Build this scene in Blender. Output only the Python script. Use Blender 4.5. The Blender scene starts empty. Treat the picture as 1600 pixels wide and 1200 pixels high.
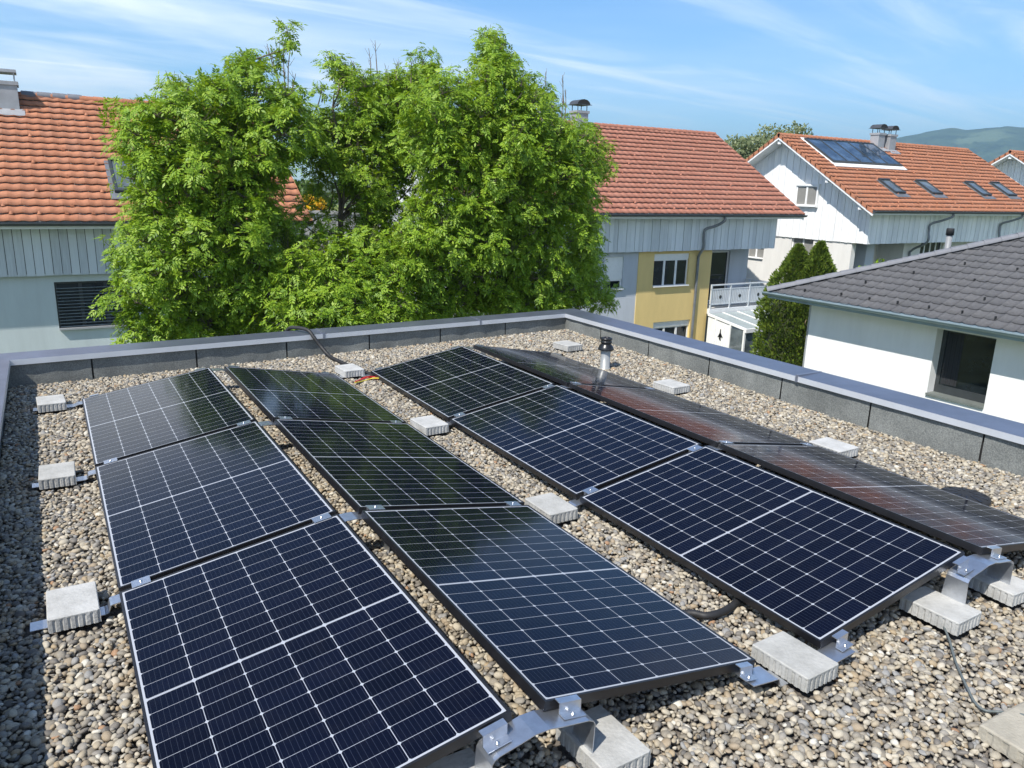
import bpy, math, random
import numpy as np
from mathutils import Vector, Matrix
random.seed(7); RNG = np.random.default_rng(11)
R_ = math.radians
scene = bpy.context.scene
col = scene.collection

# ------------------------------------------------------------------ camera
CAM = np.array([-0.1271, -7.2658, 1.8696]); YAW, PITCH, ROLL, FPX = 0.5431, 0.2540, -0.0277, 1203.2
_f = np.array([math.sin(YAW)*math.cos(PITCH), math.cos(YAW)*math.cos(PITCH), -math.sin(PITCH)])
_r = np.array([math.cos(YAW), -math.sin(YAW), 0.0]); _d = np.cross(_f, _r)
RGT = math.cos(ROLL)*_r + math.sin(ROLL)*_d
DWN = -math.sin(ROLL)*_r + math.cos(ROLL)*_d
FWD = _f
cd = bpy.data.cameras.new('camera'); cam = bpy.data.objects.new('camera', cd); col.objects.link(cam)
cam.matrix_world = Matrix(((RGT[0], -DWN[0], -FWD[0], CAM[0]), (RGT[1], -DWN[1], -FWD[1], CAM[1]),
                           (RGT[2], -DWN[2], -FWD[2], CAM[2]), (0, 0, 0, 1)))
cd.sensor_width = 36; cd.lens = FPX/1600*36; cd.clip_start = 0.05; cd.clip_end = 20000
scene.camera = cam

def at(u, v, x=None, y=None, z=None):
    """survey helper: the world point on a plane that the photo shows at pixel (u, v)"""
    d = RGT*((u-800)/FPX) + DWN*((v-600)/FPX) + FWD
    if x is not None: t = (x-CAM[0])/d[0]
    elif y is not None: t = (y-CAM[1])/d[1]
    else: t = (z-CAM[2])/d[2]
    return CAM + t*d

# ------------------------------------------------------------------ world, sun, exposure
SUN = Vector((-0.72, -0.30, 1.0)).normalized()
SUN_EL = math.asin(SUN.z); SUN_AZ = math.atan2(SUN.x, SUN.y)
w = bpy.data.worlds.new('World'); scene.world = w; w.use_nodes = True
nt = w.node_tree; nt.nodes.clear()
def N(t, kind, **kw):
    n = t.nodes.new(kind)
    for k, v in kw.items():
        if k == 'inp':
            for kk, vv in v.items(): n.inputs[kk].default_value = vv
        else: setattr(n, k, v)
    return n
sky = N(nt, 'ShaderNodeTexSky', sky_type='NISHITA', sun_disc=False, sun_elevation=SUN_EL, sun_rotation=SUN_AZ,
        air_density=1.0, dust_density=0.25, ozone_density=3.0, altitude=450)
tc = N(nt, 'ShaderNodeTexCoord')
sep = N(nt, 'ShaderNodeSeparateXYZ'); nt.links.new(tc.outputs['Generated'], sep.inputs[0])
def M(t, op, a, b=None, c=None, clamp=False):
    n = t.nodes.new('ShaderNodeMath'); n.operation = op; n.use_clamp = clamp
    for i, q in enumerate((a, b, c)):
        if q is None: continue
        if isinstance(q, (int, float)): n.inputs[i].default_value = q
        else: t.links.new(q, n.inputs[i])
    return n.outputs[0]
# cirrus on a high flat layer: direction divided by its height
zc = M(nt, 'MAXIMUM', M(nt, 'ADD', sep.outputs[2], 0.10), 0.02)
px = M(nt, 'DIVIDE', sep.outputs[0], zc); py = M(nt, 'DIVIDE', sep.outputs[1], zc)
cmb = N(nt, 'ShaderNodeCombineXYZ'); nt.links.new(px, cmb.inputs[0]); nt.links.new(py, cmb.inputs[1])
def cloud_layer(rot, scale, noise_scale, detail, lo, hi, dist=0.6, off=(0, 0, 0)):
    mp = N(nt, 'ShaderNodeMapping'); mp.inputs['Rotation'].default_value = (0, 0, rot)
    mp.inputs['Scale'].default_value = scale; mp.inputs['Location'].default_value = off
    nt.links.new(cmb.outputs[0], mp.inputs[0])
    no = N(nt, 'ShaderNodeTexNoise', inp={'Scale': noise_scale, 'Detail': detail, 'Roughness': 0.58, 'Distortion': dist})
    nt.links.new(mp.outputs[0], no.inputs['Vector'])
    mr = N(nt, 'ShaderNodeMapRange', interpolation_type='SMOOTHSTEP')
    mr.inputs['From Min'].default_value = lo; mr.inputs['From Max'].default_value = hi
    nt.links.new(no.outputs[0], mr.inputs[0]); return mr.outputs[0]
streak = cloud_layer(R_(28), (0.30, 1.5, 1), 1.3, 7, 0.43, 0.74, 0.9, (1.3, 0.4, 0))
veil = cloud_layer(R_(10), (0.8, 0.9, 1), 0.55, 5, 0.36, 0.72, 0.4, (4.4, 0.6, 0))
# the veil is thicker to the north-west (left of the photograph) and towards the horizon
lft = N(nt, 'ShaderNodeMapRange', interpolation_type='SMOOTHSTEP'); lft.inputs['From Min'].default_value = 0.72; lft.inputs['From Max'].default_value = -0.05
lft.inputs['To Min'].default_value = 0.25; lft.inputs['To Max'].default_value = 2.0
nt.links.new(sep.outputs[0], lft.inputs[0])
mask = M(nt, 'ADD', M(nt, 'MULTIPLY', streak, 0.45), M(nt, 'MULTIPLY', M(nt, 'MULTIPLY', veil, lft.outputs[0]), 0.56), clamp=True)
lowfade = N(nt, 'ShaderNodeMapRange', interpolation_type='SMOOTHSTEP'); lowfade.inputs['From Min'].default_value = 0.0; lowfade.inputs['From Max'].default_value = 0.10
nt.links.new(sep.outputs[2], lowfade.inputs[0])
hif = N(nt, 'ShaderNodeMapRange', interpolation_type='SMOOTHSTEP'); hif.inputs['From Min'].default_value = 0.28; hif.inputs['From Max'].default_value = 0.45
hif.inputs['To Min'].default_value = 1.0; hif.inputs['To Max'].default_value = 0.12; nt.links.new(sep.outputs[2], hif.inputs[0])
mask = M(nt, 'MULTIPLY', M(nt, 'MULTIPLY', mask, lowfade.outputs[0]), hif.outputs[0])
hz = N(nt, 'ShaderNodeMix', data_type='RGBA')
hz.inputs['B'].default_value = (9.4, 9.7, 9.9, 1)
tint = N(nt, 'ShaderNodeMix', data_type='RGBA', blend_type='MULTIPLY'); tint.inputs['Factor'].default_value = 1.0
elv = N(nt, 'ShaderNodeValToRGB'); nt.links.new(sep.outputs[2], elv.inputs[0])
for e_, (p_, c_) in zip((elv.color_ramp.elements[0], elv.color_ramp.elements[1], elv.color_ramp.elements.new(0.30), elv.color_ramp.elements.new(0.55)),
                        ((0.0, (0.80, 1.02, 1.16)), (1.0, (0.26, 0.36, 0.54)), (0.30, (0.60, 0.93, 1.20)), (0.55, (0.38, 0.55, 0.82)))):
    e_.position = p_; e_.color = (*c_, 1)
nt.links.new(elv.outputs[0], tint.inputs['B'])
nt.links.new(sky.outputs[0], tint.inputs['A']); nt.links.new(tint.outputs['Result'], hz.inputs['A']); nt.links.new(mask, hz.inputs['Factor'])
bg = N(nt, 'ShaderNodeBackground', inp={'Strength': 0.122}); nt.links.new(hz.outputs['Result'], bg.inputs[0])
wo = N(nt, 'ShaderNodeOutputWorld'); nt.links.new(bg.outputs[0], wo.inputs[0])

sl = bpy.data.lights.new('sun', 'SUN'); sl.energy = 5.0; sl.angle = R_(0.5); sl.color = (1.0, 0.955, 0.88)
so = bpy.data.objects.new('sun', sl); col.objects.link(so)
so.rotation_euler = (-SUN).to_track_quat('-Z', 'Y').to_euler(); so.location = (-20, -10, 40)
scene.view_settings.view_transform = 'Standard'; scene.view_settings.look = 'None'
scene.view_settings.exposure = 0.50; scene.view_settings.gamma = 1.0
scene.render.engine = 'CYCLES'
scene.cycles.max_bounces = 8; scene.cycles.transparent_max_bounces = 8
scene.cycles.use_denoising = True

# ------------------------------------------------------------------ materials
def new_mat(name):
    m = bpy.data.materials.new(name); m.use_nodes = True
    t = m.node_tree; b = t.nodes['Principled BSDF']; return m, t, b
def ramp(t, fac, stops, interp='LINEAR'):
    r = t.nodes.new('ShaderNodeValToRGB'); r.color_ramp.interpolation = interp
    el = r.color_ramp.elements
    while len(el) < len(stops): el.new(0.5)
    for e, (p, c) in zip(el, stops): e.position = p; e.color = (*c, 1)
    t.links.new(fac, r.inputs[0]); return r.outputs[0]
def noise(t, scale, detail=4, rough=0.55, coord='Object', stretch=None, dist=0):
    c = t.nodes.new('ShaderNodeTexCoord'); n = t.nodes.new('ShaderNodeTexNoise')
    n.inputs['Scale'].default_value = scale; n.inputs['Detail'].default_value = detail; n.inputs['Roughness'].default_value = rough
    n.inputs['Distortion'].default_value = dist
    o = c.outputs[coord]
    if stretch:
        mp = t.nodes.new('ShaderNodeMapping'); mp.inputs['Scale'].default_value = stretch
        t.links.new(o, mp.inputs[0]); o = mp.outputs[0]
    t.links.new(o, n.inputs['Vector']); return n.outputs[0]
def bump(t, b, h, strength=0.3, dist=0.01):
    bn = t.nodes.new('ShaderNodeBump'); bn.inputs['Strength'].default_value = strength; bn.inputs['Distance'].default_value = dist
    t.links.new(h, bn.inputs['Height']); t.links.new(bn.outputs[0], b.inputs['Normal'])
def mix(t, fac, a, b):
    n = t.nodes.new('ShaderNodeMix'); n.data_type = 'RGBA'
    for k, q in (('A', a), ('B', b)):
        if isinstance(q, tuple): n.inputs[k].default_value = (*q, 1)
        else: t.links.new(q, n.inputs[k])
    if isinstance(fac, (int, float)): n.inputs['Factor'].default_value = fac
    else: t.links.new(fac, n.inputs['Factor'])
    return n.outputs['Result']
def simple(name, c, rough=0.6, metal=0.0, var=0.15, scale=6, bmp=0.0, bscale=40, coord='Object', stretch=None, spec=0.5, detail=5):
    m, t, b = new_mat(name)
    n = noise(t, scale, detail, 0.6, coord, stretch)
    lo = tuple(x*(1-var) for x in c); hi = tuple(min(1, x*(1+var)) for x in c)
    t.links.new(ramp(t, n, [(0.3, lo), (0.7, hi)]), b.inputs['Base Color'])
    b.inputs['Roughness'].default_value = rough; b.inputs['Metallic'].default_value = metal
    b.inputs['Specular IOR Level'].default_value = spec
    if bmp: bump(t, b, noise(t, bscale, 6), bmp)
    return m

def pv_mat():
    m, t, b = new_mat('solar_cells')
    uv = t.nodes.new('ShaderNodeUVMap'); s = t.nodes.new('ShaderNodeSeparateXYZ'); t.links.new(uv.outputs[0], s.inputs[0])
    u, v = s.outputs[0], s.outputs[1]
    PX, PY, MX, GAP = 0.1702, 0.0862, 0.0084, 0.0110
    MY = (1.755 - 20*PY - GAP)/2
    up = M(t, 'GREATER_THAN', v, 1.755/2)
    vv = M(t, 'SUBTRACT', M(t, 'SUBTRACT', v, MY), M(t, 'MULTIPLY', up, GAP))
    uu = M(t, 'SUBTRACT', u, MX)
    fu = M(t, 'FRACT', M(t, 'DIVIDE', uu, PX)); fv = M(t, 'FRACT', M(t, 'DIVIDE', vv, PY))
    du = M(t, 'MULTIPLY', M(t, 'MINIMUM', fu, M(t, 'SUBTRACT', 1.0, fu)), PX)
    dv = M(t, 'MULTIPLY', M(t, 'MINIMUM', fv, M(t, 'SUBTRACT', 1.0, fv)), PY)
    wl = M(t, 'MAXIMUM', M(t, 'LESS_THAN', du, 0.0012), M(t, 'LESS_THAN', dv, 0.0009))
    wl = M(t, 'MAXIMUM', wl, M(t, 'LESS_THAN', M(t, 'ADD', du, dv), 0.0085))
    wl = M(t, 'MAXIMUM', wl, M(t, 'LESS_THAN', M(t, 'ABSOLUTE', M(t, 'SUBTRACT', v, 1.755/2)), GAP/2-0.0020))
    for q, a, L in ((u, MX, 1.038), (v, MY, 1.755)):
        wl = M(t, 'MAXIMUM', wl, M(t, 'LESS_THAN', q, a)); wl = M(t, 'MAXIMUM', wl, M(t, 'GREATER_THAN', q, L-a))
    bb = M(t, 'LESS_THAN', M(t, 'ABSOLUTE', M(t, 'SUBTRACT', M(t, 'FRACT', M(t, 'MULTIPLY', fu, 9.0)), 0.5)), 0.030)
    wn = t.nodes.new('ShaderNodeTexWhiteNoise'); wn.noise_dimensions = '2D'
    cc = t.nodes.new('ShaderNodeCombineXYZ')
    t.links.new(M(t, 'FLOOR', M(t, 'DIVIDE', uu, PX)), cc.inputs[0]); t.links.new(M(t, 'FLOOR', M(t, 'DIVIDE', vv, PY)), cc.inputs[1])
    t.links.new(cc.outputs[0], wn.inputs['Vector'])
    cell = ramp(t, wn.outputs[0], [(0, (0.0018, 0.0026, 0.0085)), (1, (0.0028, 0.0042, 0.0135))])
    c1 = mix(t, M(t, 'MULTIPLY', bb, 0.24), cell, (0.10, 0.12, 0.16))
    c2 = mix(t, wl, c1, (0.37, 0.39, 0.43))
    dust = noise(t, 9, 6, 0.65)
    c3 = mix(t, M(t, 'MULTIPLY', ramp(t, dust, [(0.5, (0, 0, 0)), (0.85, (1, 1, 1))]), 0.012), c2, (0.4, 0.38, 0.33))
    t.links.new(c3, b.inputs['Base Color'])
    b.inputs['IOR'].default_value = 1.45; b.inputs['Specular IOR Level'].default_value = 0.20
    rr = ramp(t, noise(t, 4, 5), [(0.3, (0.07,)*3), (0.75, (0.13,)*3)]); t.links.new(rr, b.inputs['Roughness'])
    return m

def pebble_mat():
    m, t, b = new_mat('river_pebbles')
    oi = t.nodes.new('ShaderNodeObjectInfo')
    base = ramp(t, oi.outputs['Random'], [(0.0, (0.25, 0.225, 0.19)), (0.09, (0.36, 0.32, 0.255)), (0.18, (0.235, 0.205, 0.165)), (0.27, (0.43, 0.385, 0.31)),
        (0.36, (0.31, 0.25, 0.18)), (0.44, (0.27, 0.25, 0.225)), (0.52, (0.42, 0.38, 0.315)), (0.60, (0.17, 0.155, 0.14)), (0.68, (0.37, 0.315, 0.235)),
        (0.75, (0.27, 0.265, 0.26)), (0.82, (0.47, 0.42, 0.345)), (0.88, (0.34, 0.265, 0.175)), (0.92, (0.13, 0.12, 0.11)), (0.965, (0.56, 0.53, 0.47)), (0.99, (0.33, 0.20, 0.12))], 'CONSTANT')
    n = noise(t, 22, 6, 0.7); n2 = noise(t, 3, 3)
    f = ramp(t, n, [(0.3, (0.72, 0.72, 0.70)), (0.7, (1.24, 1.23, 1.18))])
    mm = t.nodes.new('ShaderNodeMix'); mm.data_type = 'RGBA'; mm.blend_type = 'MULTIPLY'; mm.inputs['Factor'].default_value = 1
    t.links.new(base, mm.inputs['A']); t.links.new(f, mm.inputs['B'])
    t.links.new(mm.outputs['Result'], b.inputs['Base Color'])
    b.inputs['Roughness'].default_value = 0.62; b.inputs['Specular IOR Level'].default_value = 0.4
    bump(t, b, n, 0.25, 0.02)
    return m

def tile_mat(name, stops, stain=(0.20, 0.13, 0.10), stain_amt=0.35):
    m, t, b = new_mat(name)
    g = t.nodes.new('ShaderNodeNewGeometry')
    c = ramp(t, g.outputs['Random Per Island'], stops)
    n = noise(t, 1.3, 7, 0.68); n2 = noise(t, 14, 5, 0.6)
    f = ramp(t, n, [(0.48, (0, 0, 0)), (0.80, (1, 1, 1))])
    c = mix(t, M(t, 'MULTIPLY', f, stain_amt), c, stain)
    f2 = ramp(t, n2, [(0.25, (0.80,)*3), (0.75, (1.15,)*3)])
    mm = t.nodes.new('ShaderNodeMix'); mm.data_type = 'RGBA'; mm.blend_type = 'MULTIPLY'; mm.inputs['Factor'].default_value = 1
    t.links.new(c, mm.inputs['A']); t.links.new(f2, mm.inputs['B'])
    t.links.new(mm.outputs['Result'], b.inputs['Base Color'])
    b.inputs['Roughness'].default_value = 0.78; b.inputs['Specular IOR Level'].default_value = 0.3
    return m

def leaf_mat(name, stops, trans=0.35, scale=0.9):
    m, t, b = new_mat(name)
    g = t.nodes.new('ShaderNodeNewGeometry')
    n = noise(t, scale, 3)
    f = M(t, 'ADD', M(t, 'MULTIPLY', g.outputs['Random Per Island'], 0.55), M(t, 'MULTIPLY', n, 0.45))
    c = ramp(t, f, stops)
    t.links.new(c, b.inputs['Base Color']); b.inputs['Roughness'].default_value = 0.48; b.inputs['Specular IOR Level'].default_value = 0.35
    tr = t.nodes.new('ShaderNodeBsdfTranslucent')
    tcx = t.nodes.new('ShaderNodeMix'); tcx.data_type = 'RGBA'; tcx.blend_type = 'MULTIPLY'; tcx.inputs['Factor'].default_value = 1
    t.links.new(c, tcx.inputs['A']); tcx.inputs['B'].default_value = (1.5, 1.35, 0.6, 1)
    t.links.new(tcx.outputs['Result'], tr.inputs[0])
    mx = t.nodes.new('ShaderNodeMixShader'); mx.inputs[0].default_value = trans
    t.links.new(b.outputs[0], mx.inputs[1]); t.links.new(tr.outputs[0], mx.inputs[2])
    t.links.new(mx.outputs[0], t.nodes['Material Output'].inputs[0])
    return m

def board_mat(name, c, dark):
    m, t, b = new_mat(name)
    g = t.nodes.new('ShaderNodeNewGeometry')
    n = noise(t, 3.0, 6, 0.65, 'Object', (9, 9, 0.5)); n2 = noise(t, 0.8, 5, 0.6)
    f = M(t, 'ADD', M(t, 'MULTIPLY', g.outputs['Random Per Island'], 0.35), M(t, 'MULTIPLY', n, 0.65))
    cc = ramp(t, f, [(0.25, dark), (0.55, c), (0.9, tuple(min(1, x*1.12) for x in c))])
    cc = mix(t, M(t, 'MULTIPLY', ramp(t, n2, [(0.5, (0, 0, 0)), (0.8, (1, 1, 1))]), 0.3), cc, dark)
    t.links.new(cc, b.inputs['Base Color']); b.inputs['Roughness'].default_value = 0.75
    return m

def plaster(name, c, var=0.08):
    m, t, b = new_mat(name)
    n = noise(t, 1.1, 7, 0.7, 'Object', (1.6, 1.6, 0.28)); n2 = noise(t, 90, 3)
    t.links.new(ramp(t, n, [(0.3, tuple(x*(1-var*1.6) for x in c)), (0.65, c), (0.9, tuple(min(1, x*(1+var)) for x in c))]), b.inputs['Base Color'])
    b.inputs['Roughness'].default_value = 0.9; b.inputs['Specular IOR Level'].default_value = 0.2
    bump(t, b, n2, 0.25, 0.01); return m

def glass_mat(name, c=(0.012, 0.016, 0.018)):
    m, t, b = new_mat(name)
    n = noise(t, 1.6, 3)
    t.links.new(ramp(t, n, [(0.35, tuple(x*0.6 for x in c)), (0.7, tuple(x*1.6 for x in c))]), b.inputs['Base Color'])
    b.inputs['Roughness'].default_value = 0.04; b.inputs['Specular IOR Level'].default_value = 0.6
    return m

MT = {}
MT['cells'] = pv_mat()
MT['frame'] = simple('black_anodised', (0.012, 0.012, 0.014), 0.35, 0.0, 0.2, 12)
MT['backsheet'] = simple('backsheet', (0.55, 0.56, 0.58), 0.5)
MT['alu'] = simple('mill_aluminium', (0.62, 0.65, 0.70), 0.32, 0.92, 0.10, 25, 0.08, 120)
MT['bolt'] = simple('stainless', (0.75, 0.75, 0.76), 0.22, 1.0, 0.1)
def concrete_mat():
    m, t, b = new_mat('paver_concrete')
    oi = t.nodes.new('ShaderNodeObjectInfo'); n = noise(t, 14, 9, 0.7); n2 = noise(t, 5, 5, 0.6)
    c = ramp(t, n, [(0.3, (0.36, 0.36, 0.35)), (0.55, (0.45, 0.45, 0.44)), (0.75, (0.51, 0.51, 0.50))])
    c = mix(t, M(t, 'MULTIPLY', ramp(t, n2, [(0.5, (0, 0, 0)), (0.68, (1, 1, 1))]), 0.45), c, (0.56, 0.56, 0.55))
    k = ramp(t, oi.outputs['Random'], [(0, (0.84, 0.83, 0.80)), (1, (1.05, 1.05, 1.05))])
    mm = t.nodes.new('ShaderNodeMix'); mm.data_type = 'RGBA'; mm.blend_type = 'MULTIPLY'; mm.inputs['Factor'].default_value = 1
    t.links.new(c, mm.inputs['A']); t.links.new(k, mm.inputs['B']); t.links.new(mm.outputs['Result'], b.inputs['Base Color'])
    b.inputs['Roughness'].default_value = 0.92; b.inputs['Specular IOR Level'].default_value = 0.2
    bump(t, b, noise(t, 70, 6), 0.4); return m
MT['concrete'] = concrete_mat()
MT['slab'] = simple('slab_concrete', (0.36, 0.33, 0.27), 0.92, 0, 0.2, 9, 0.4, 80, spec=0.2, detail=8)
MT['pebble'] = pebble_mat()
MT['deck'] = simple('grit_bed', (0.13, 0.115, 0.10), 0.95, 0, 0.6, 45, 0.8, 60, spec=0.2)
MT['coping'] = simple('coping_metal', (0.20, 0.22, 0.28), 0.38, 0.7, 0.16, 2.6, 0.05, 22)
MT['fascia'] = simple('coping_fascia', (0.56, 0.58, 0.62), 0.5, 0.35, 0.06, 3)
MT['joint'] = simple('coping_joint', (0.26, 0.28, 0.34), 0.4, 0.7, 0.1, 4)
def felt():
    m, t, b = new_mat('slate_felt')
    n = noise(t, 95, 4, 0.85); n2 = noise(t, 3.0, 5, 0.6)
    f = M(t, 'ADD', M(t, 'MULTIPLY', n, 0.7), M(t, 'MULTIPLY', n2, 0.3))
    t.links.new(ramp(t, f, [(0.36, (0.075, 0.08, 0.077)), (0.5, (0.145, 0.153, 0.147)), (0.64, (0.26, 0.27, 0.255))]), b.inputs['Base Color'])
    b.inputs['Roughness'].default_value = 0.92
    bump(t, b, noise(t, 4, 4), 0.5, 0.02); return m
MT['felt'] = felt()
MT['black'] = simple('black_plastic', (0.012, 0.012, 0.013), 0.32, 0, 0.2, 10)
MT['blackmat'] = simple('black_rubber', (0.02, 0.02, 0.021), 0.6, 0, 0.25, 14)
MT['pipe'] = simple('grey_pipe', (0.30, 0.31, 0.31), 0.38, 0.2, 0.15, 8, stretch=(1, 1, 0.2))
MT['cable'] = simple('grey_cable', (0.12, 0.14, 0.14), 0.5)
MT['red'] = simple('red_wire', (0.55, 0.03, 0.03), 0.4)
MT['yellow'] = simple('yellow_wire', (0.6, 0.5, 0.05), 0.4)
MT['redtile'] = tile_mat('clay_tiles', [(0, (0.385, 0.158, 0.086)), (0.35, (0.43, 0.178, 0.097)), (0.75, (0.455, 0.192, 0.106)), (1, (0.42, 0.185, 0.110))])
MT['redtile_pale'] = tile_mat('pale_clay_tiles', [(0, (0.365, 0.152, 0.102)), (0.4, (0.395, 0.170, 0.115)), (1, (0.415, 0.182, 0.125))], (0.30, 0.2, 0.15), 0.2)
MT['darktile'] = tile_mat('charcoal_tiles', [(0, (0.090, 0.090, 0.096)), (0.5, (0.096, 0.096, 0.102)), (1, (0.104, 0.103, 0.108))], (0.06, 0.06, 0.06), 0.3)
MT['hip'] = simple('hip_caps', (0.16, 0.165, 0.185), 0.65, 0, 0.12, 5)
MT['zinc'] = simple('dark_zinc', (0.10, 0.105, 0.115), 0.42, 0.5, 0.15, 3)
MT['railing'] = simple('pale_railing', (0.62, 0.65, 0.68), 0.5, 0.2, 0.08, 3)
MT['pipezinc'] = simple('pipe_zinc', (0.20, 0.21, 0.225), 0.45, 0.4, 0.2, 3)
MT['stonesill'] = simple('stone_sill', (0.14, 0.155, 0.145), 0.6, 0, 0.15, 6)
MT['zincblue'] = simple('bungalow_gutter', (0.30, 0.38, 0.42), 0.42, 0.3, 0.12, 3)
MT['zincpale'] = simple('pale_zinc', (0.40, 0.41, 0.43), 0.45, 0.4, 0.12, 3)
MT['zincpale2'] = simple('flue_metal', (0.25, 0.26, 0.27), 0.55, 0.1, 0.12, 3)
MT['whiteboard'] = board_mat('white_boards', (0.86, 0.86, 0.85), (0.68, 0.69, 0.70))
MT['greyboard'] = board_mat('grey_boards', (0.60, 0.64, 0.66), (0.42, 0.45, 0.47))
MT['blueboard'] = board_mat('pale_boards', (0.70, 0.73, 0.75), (0.52, 0.55, 0.57))
MT['whitewood'] = simple('white_paint', (0.80, 0.80, 0.79), 0.55, 0, 0.05, 4)
MT['white_pl'] = plaster('white_plaster', (0.81, 0.81, 0.80), 0.06)
MT['cream_pl'] = plaster('cream_plaster', (0.76, 0.74, 0.70), 0.10)
MT['blue_pl'] = plaster('bluegrey_plaster', (0.54, 0.57, 0.62), 0.10)
MT['grey_pl'] = plaster('greenish_plaster', (0.56, 0.62, 0.62), 0.08)
MT['yellow_pl'] = plaster('yellow_plaster', (0.77, 0.58, 0.25), 0.08)
MT['beam_pl'] = plaster('our_render', (0.7, 0.7, 0.69), 0.05)
MT['glass'] = glass_mat('window_glass')
MT['roofglass'] = glass_mat('roof_glass', (0.10, 0.12, 0.13))
MT['collector'] = glass_mat('collector_glass', (0.045, 0.075, 0.12))
MT['darkframe'] = simple('dark_frame', (0.035, 0.04, 0.042), 0.45)
MT['blind'] = simple('blind_slats', (0.20, 0.24, 0.26), 0.45, 0.3)
MT['curtain'] = simple('net_curtain', (0.22, 0.215, 0.20), 0.9, 0, 0.25, 6, stretch=(30, 30, 1))
MT['dark'] = simple('dark_interior', (0.02, 0.02, 0.02), 0.9)
MT['chimney'] = simple('chimney_sheet', (0.34, 0.345, 0.36), 0.5, 0.2, 0.12, 4)
MT['bark'] = simple('bark', (0.13, 0.105, 0.08), 0.9, 0, 0.4, 12, 0.6, 30)
MT['twig'] = simple('grey_twigs', (0.17, 0.13, 0.10), 0.9, 0, 0.3, 8)
MT['deadtwig'] = simple('dead_twigs', (0.26, 0.19, 0.12), 0.9, 0, 0.3, 8)
MT['ash'] = leaf_mat('ash_leaves', [(0.12, (0.085, 0.170, 0.015)), (0.42, (0.185, 0.315, 0.022)), (0.70, (0.275, 0.405, 0.032)), (0.92, (0.40, 0.49, 0.07))], 0.32)
MT['thuja'] = leaf_mat('thuja_sprays', [(0.15, (0.055, 0.10, 0.012)), (0.55, (0.12, 0.18, 0.02)), (0.9, (0.20, 0.25, 0.035))], 0.18, 2.5)
MT['birch'] = leaf_mat('pale_leaves', [(0.15, (0.13, 0.17, 0.08)), (0.55, (0.22, 0.26, 0.13)), (0.9, (0.32, 0.34, 0.19))], 0.3)
MT['hedge'] = leaf_mat('hedge_leaves', [(0.15, (0.04, 0.08, 0.015)), (0.55, (0.07, 0.13, 0.02)), (0.9, (0.12, 0.18, 0.03))], 0.2)
MT['forsythia'] = leaf_mat('forsythia_bloom', [(0.1, (0.50, 0.33, 0.02)), (0.6, (0.75, 0.52, 0.02)), (0.95, (0.82, 0.62, 0.05))], 0.25)
MT['lawn'] = simple('lawn', (0.085, 0.105, 0.045), 0.95, 0, 0.35, 0.6, 0.3, 8, spec=0.1)
MT['meadow'] = simple('meadow', (0.20, 0.24, 0.07), 0.95, 0, 0.35, 0.25, 0.3, 4, spec=0.1)
def hill_mat():
    m, t, b = new_mat('wooded_hill')
    n = noise(t, 0.014, 9, 0.72); n2 = noise(t, 0.0045, 5, 0.55)
    c = ramp(t, n, [(0.36, (0.010, 0.026, 0.018)), (0.62, (0.060, 0.095, 0.050))])
    c = mix(t, ramp(t, n2, [(0.56, (0, 0, 0)), (0.62, (1, 1, 1))]), c, (0.10, 0.14, 0.08))
    t.links.new(c, b.inputs['Base Color']); b.inputs['Roughness'].default_value = 1.0; b.inputs['Specular IOR Level'].default_value = 0.0
    return m
MT['hill'] = hill_mat()

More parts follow.
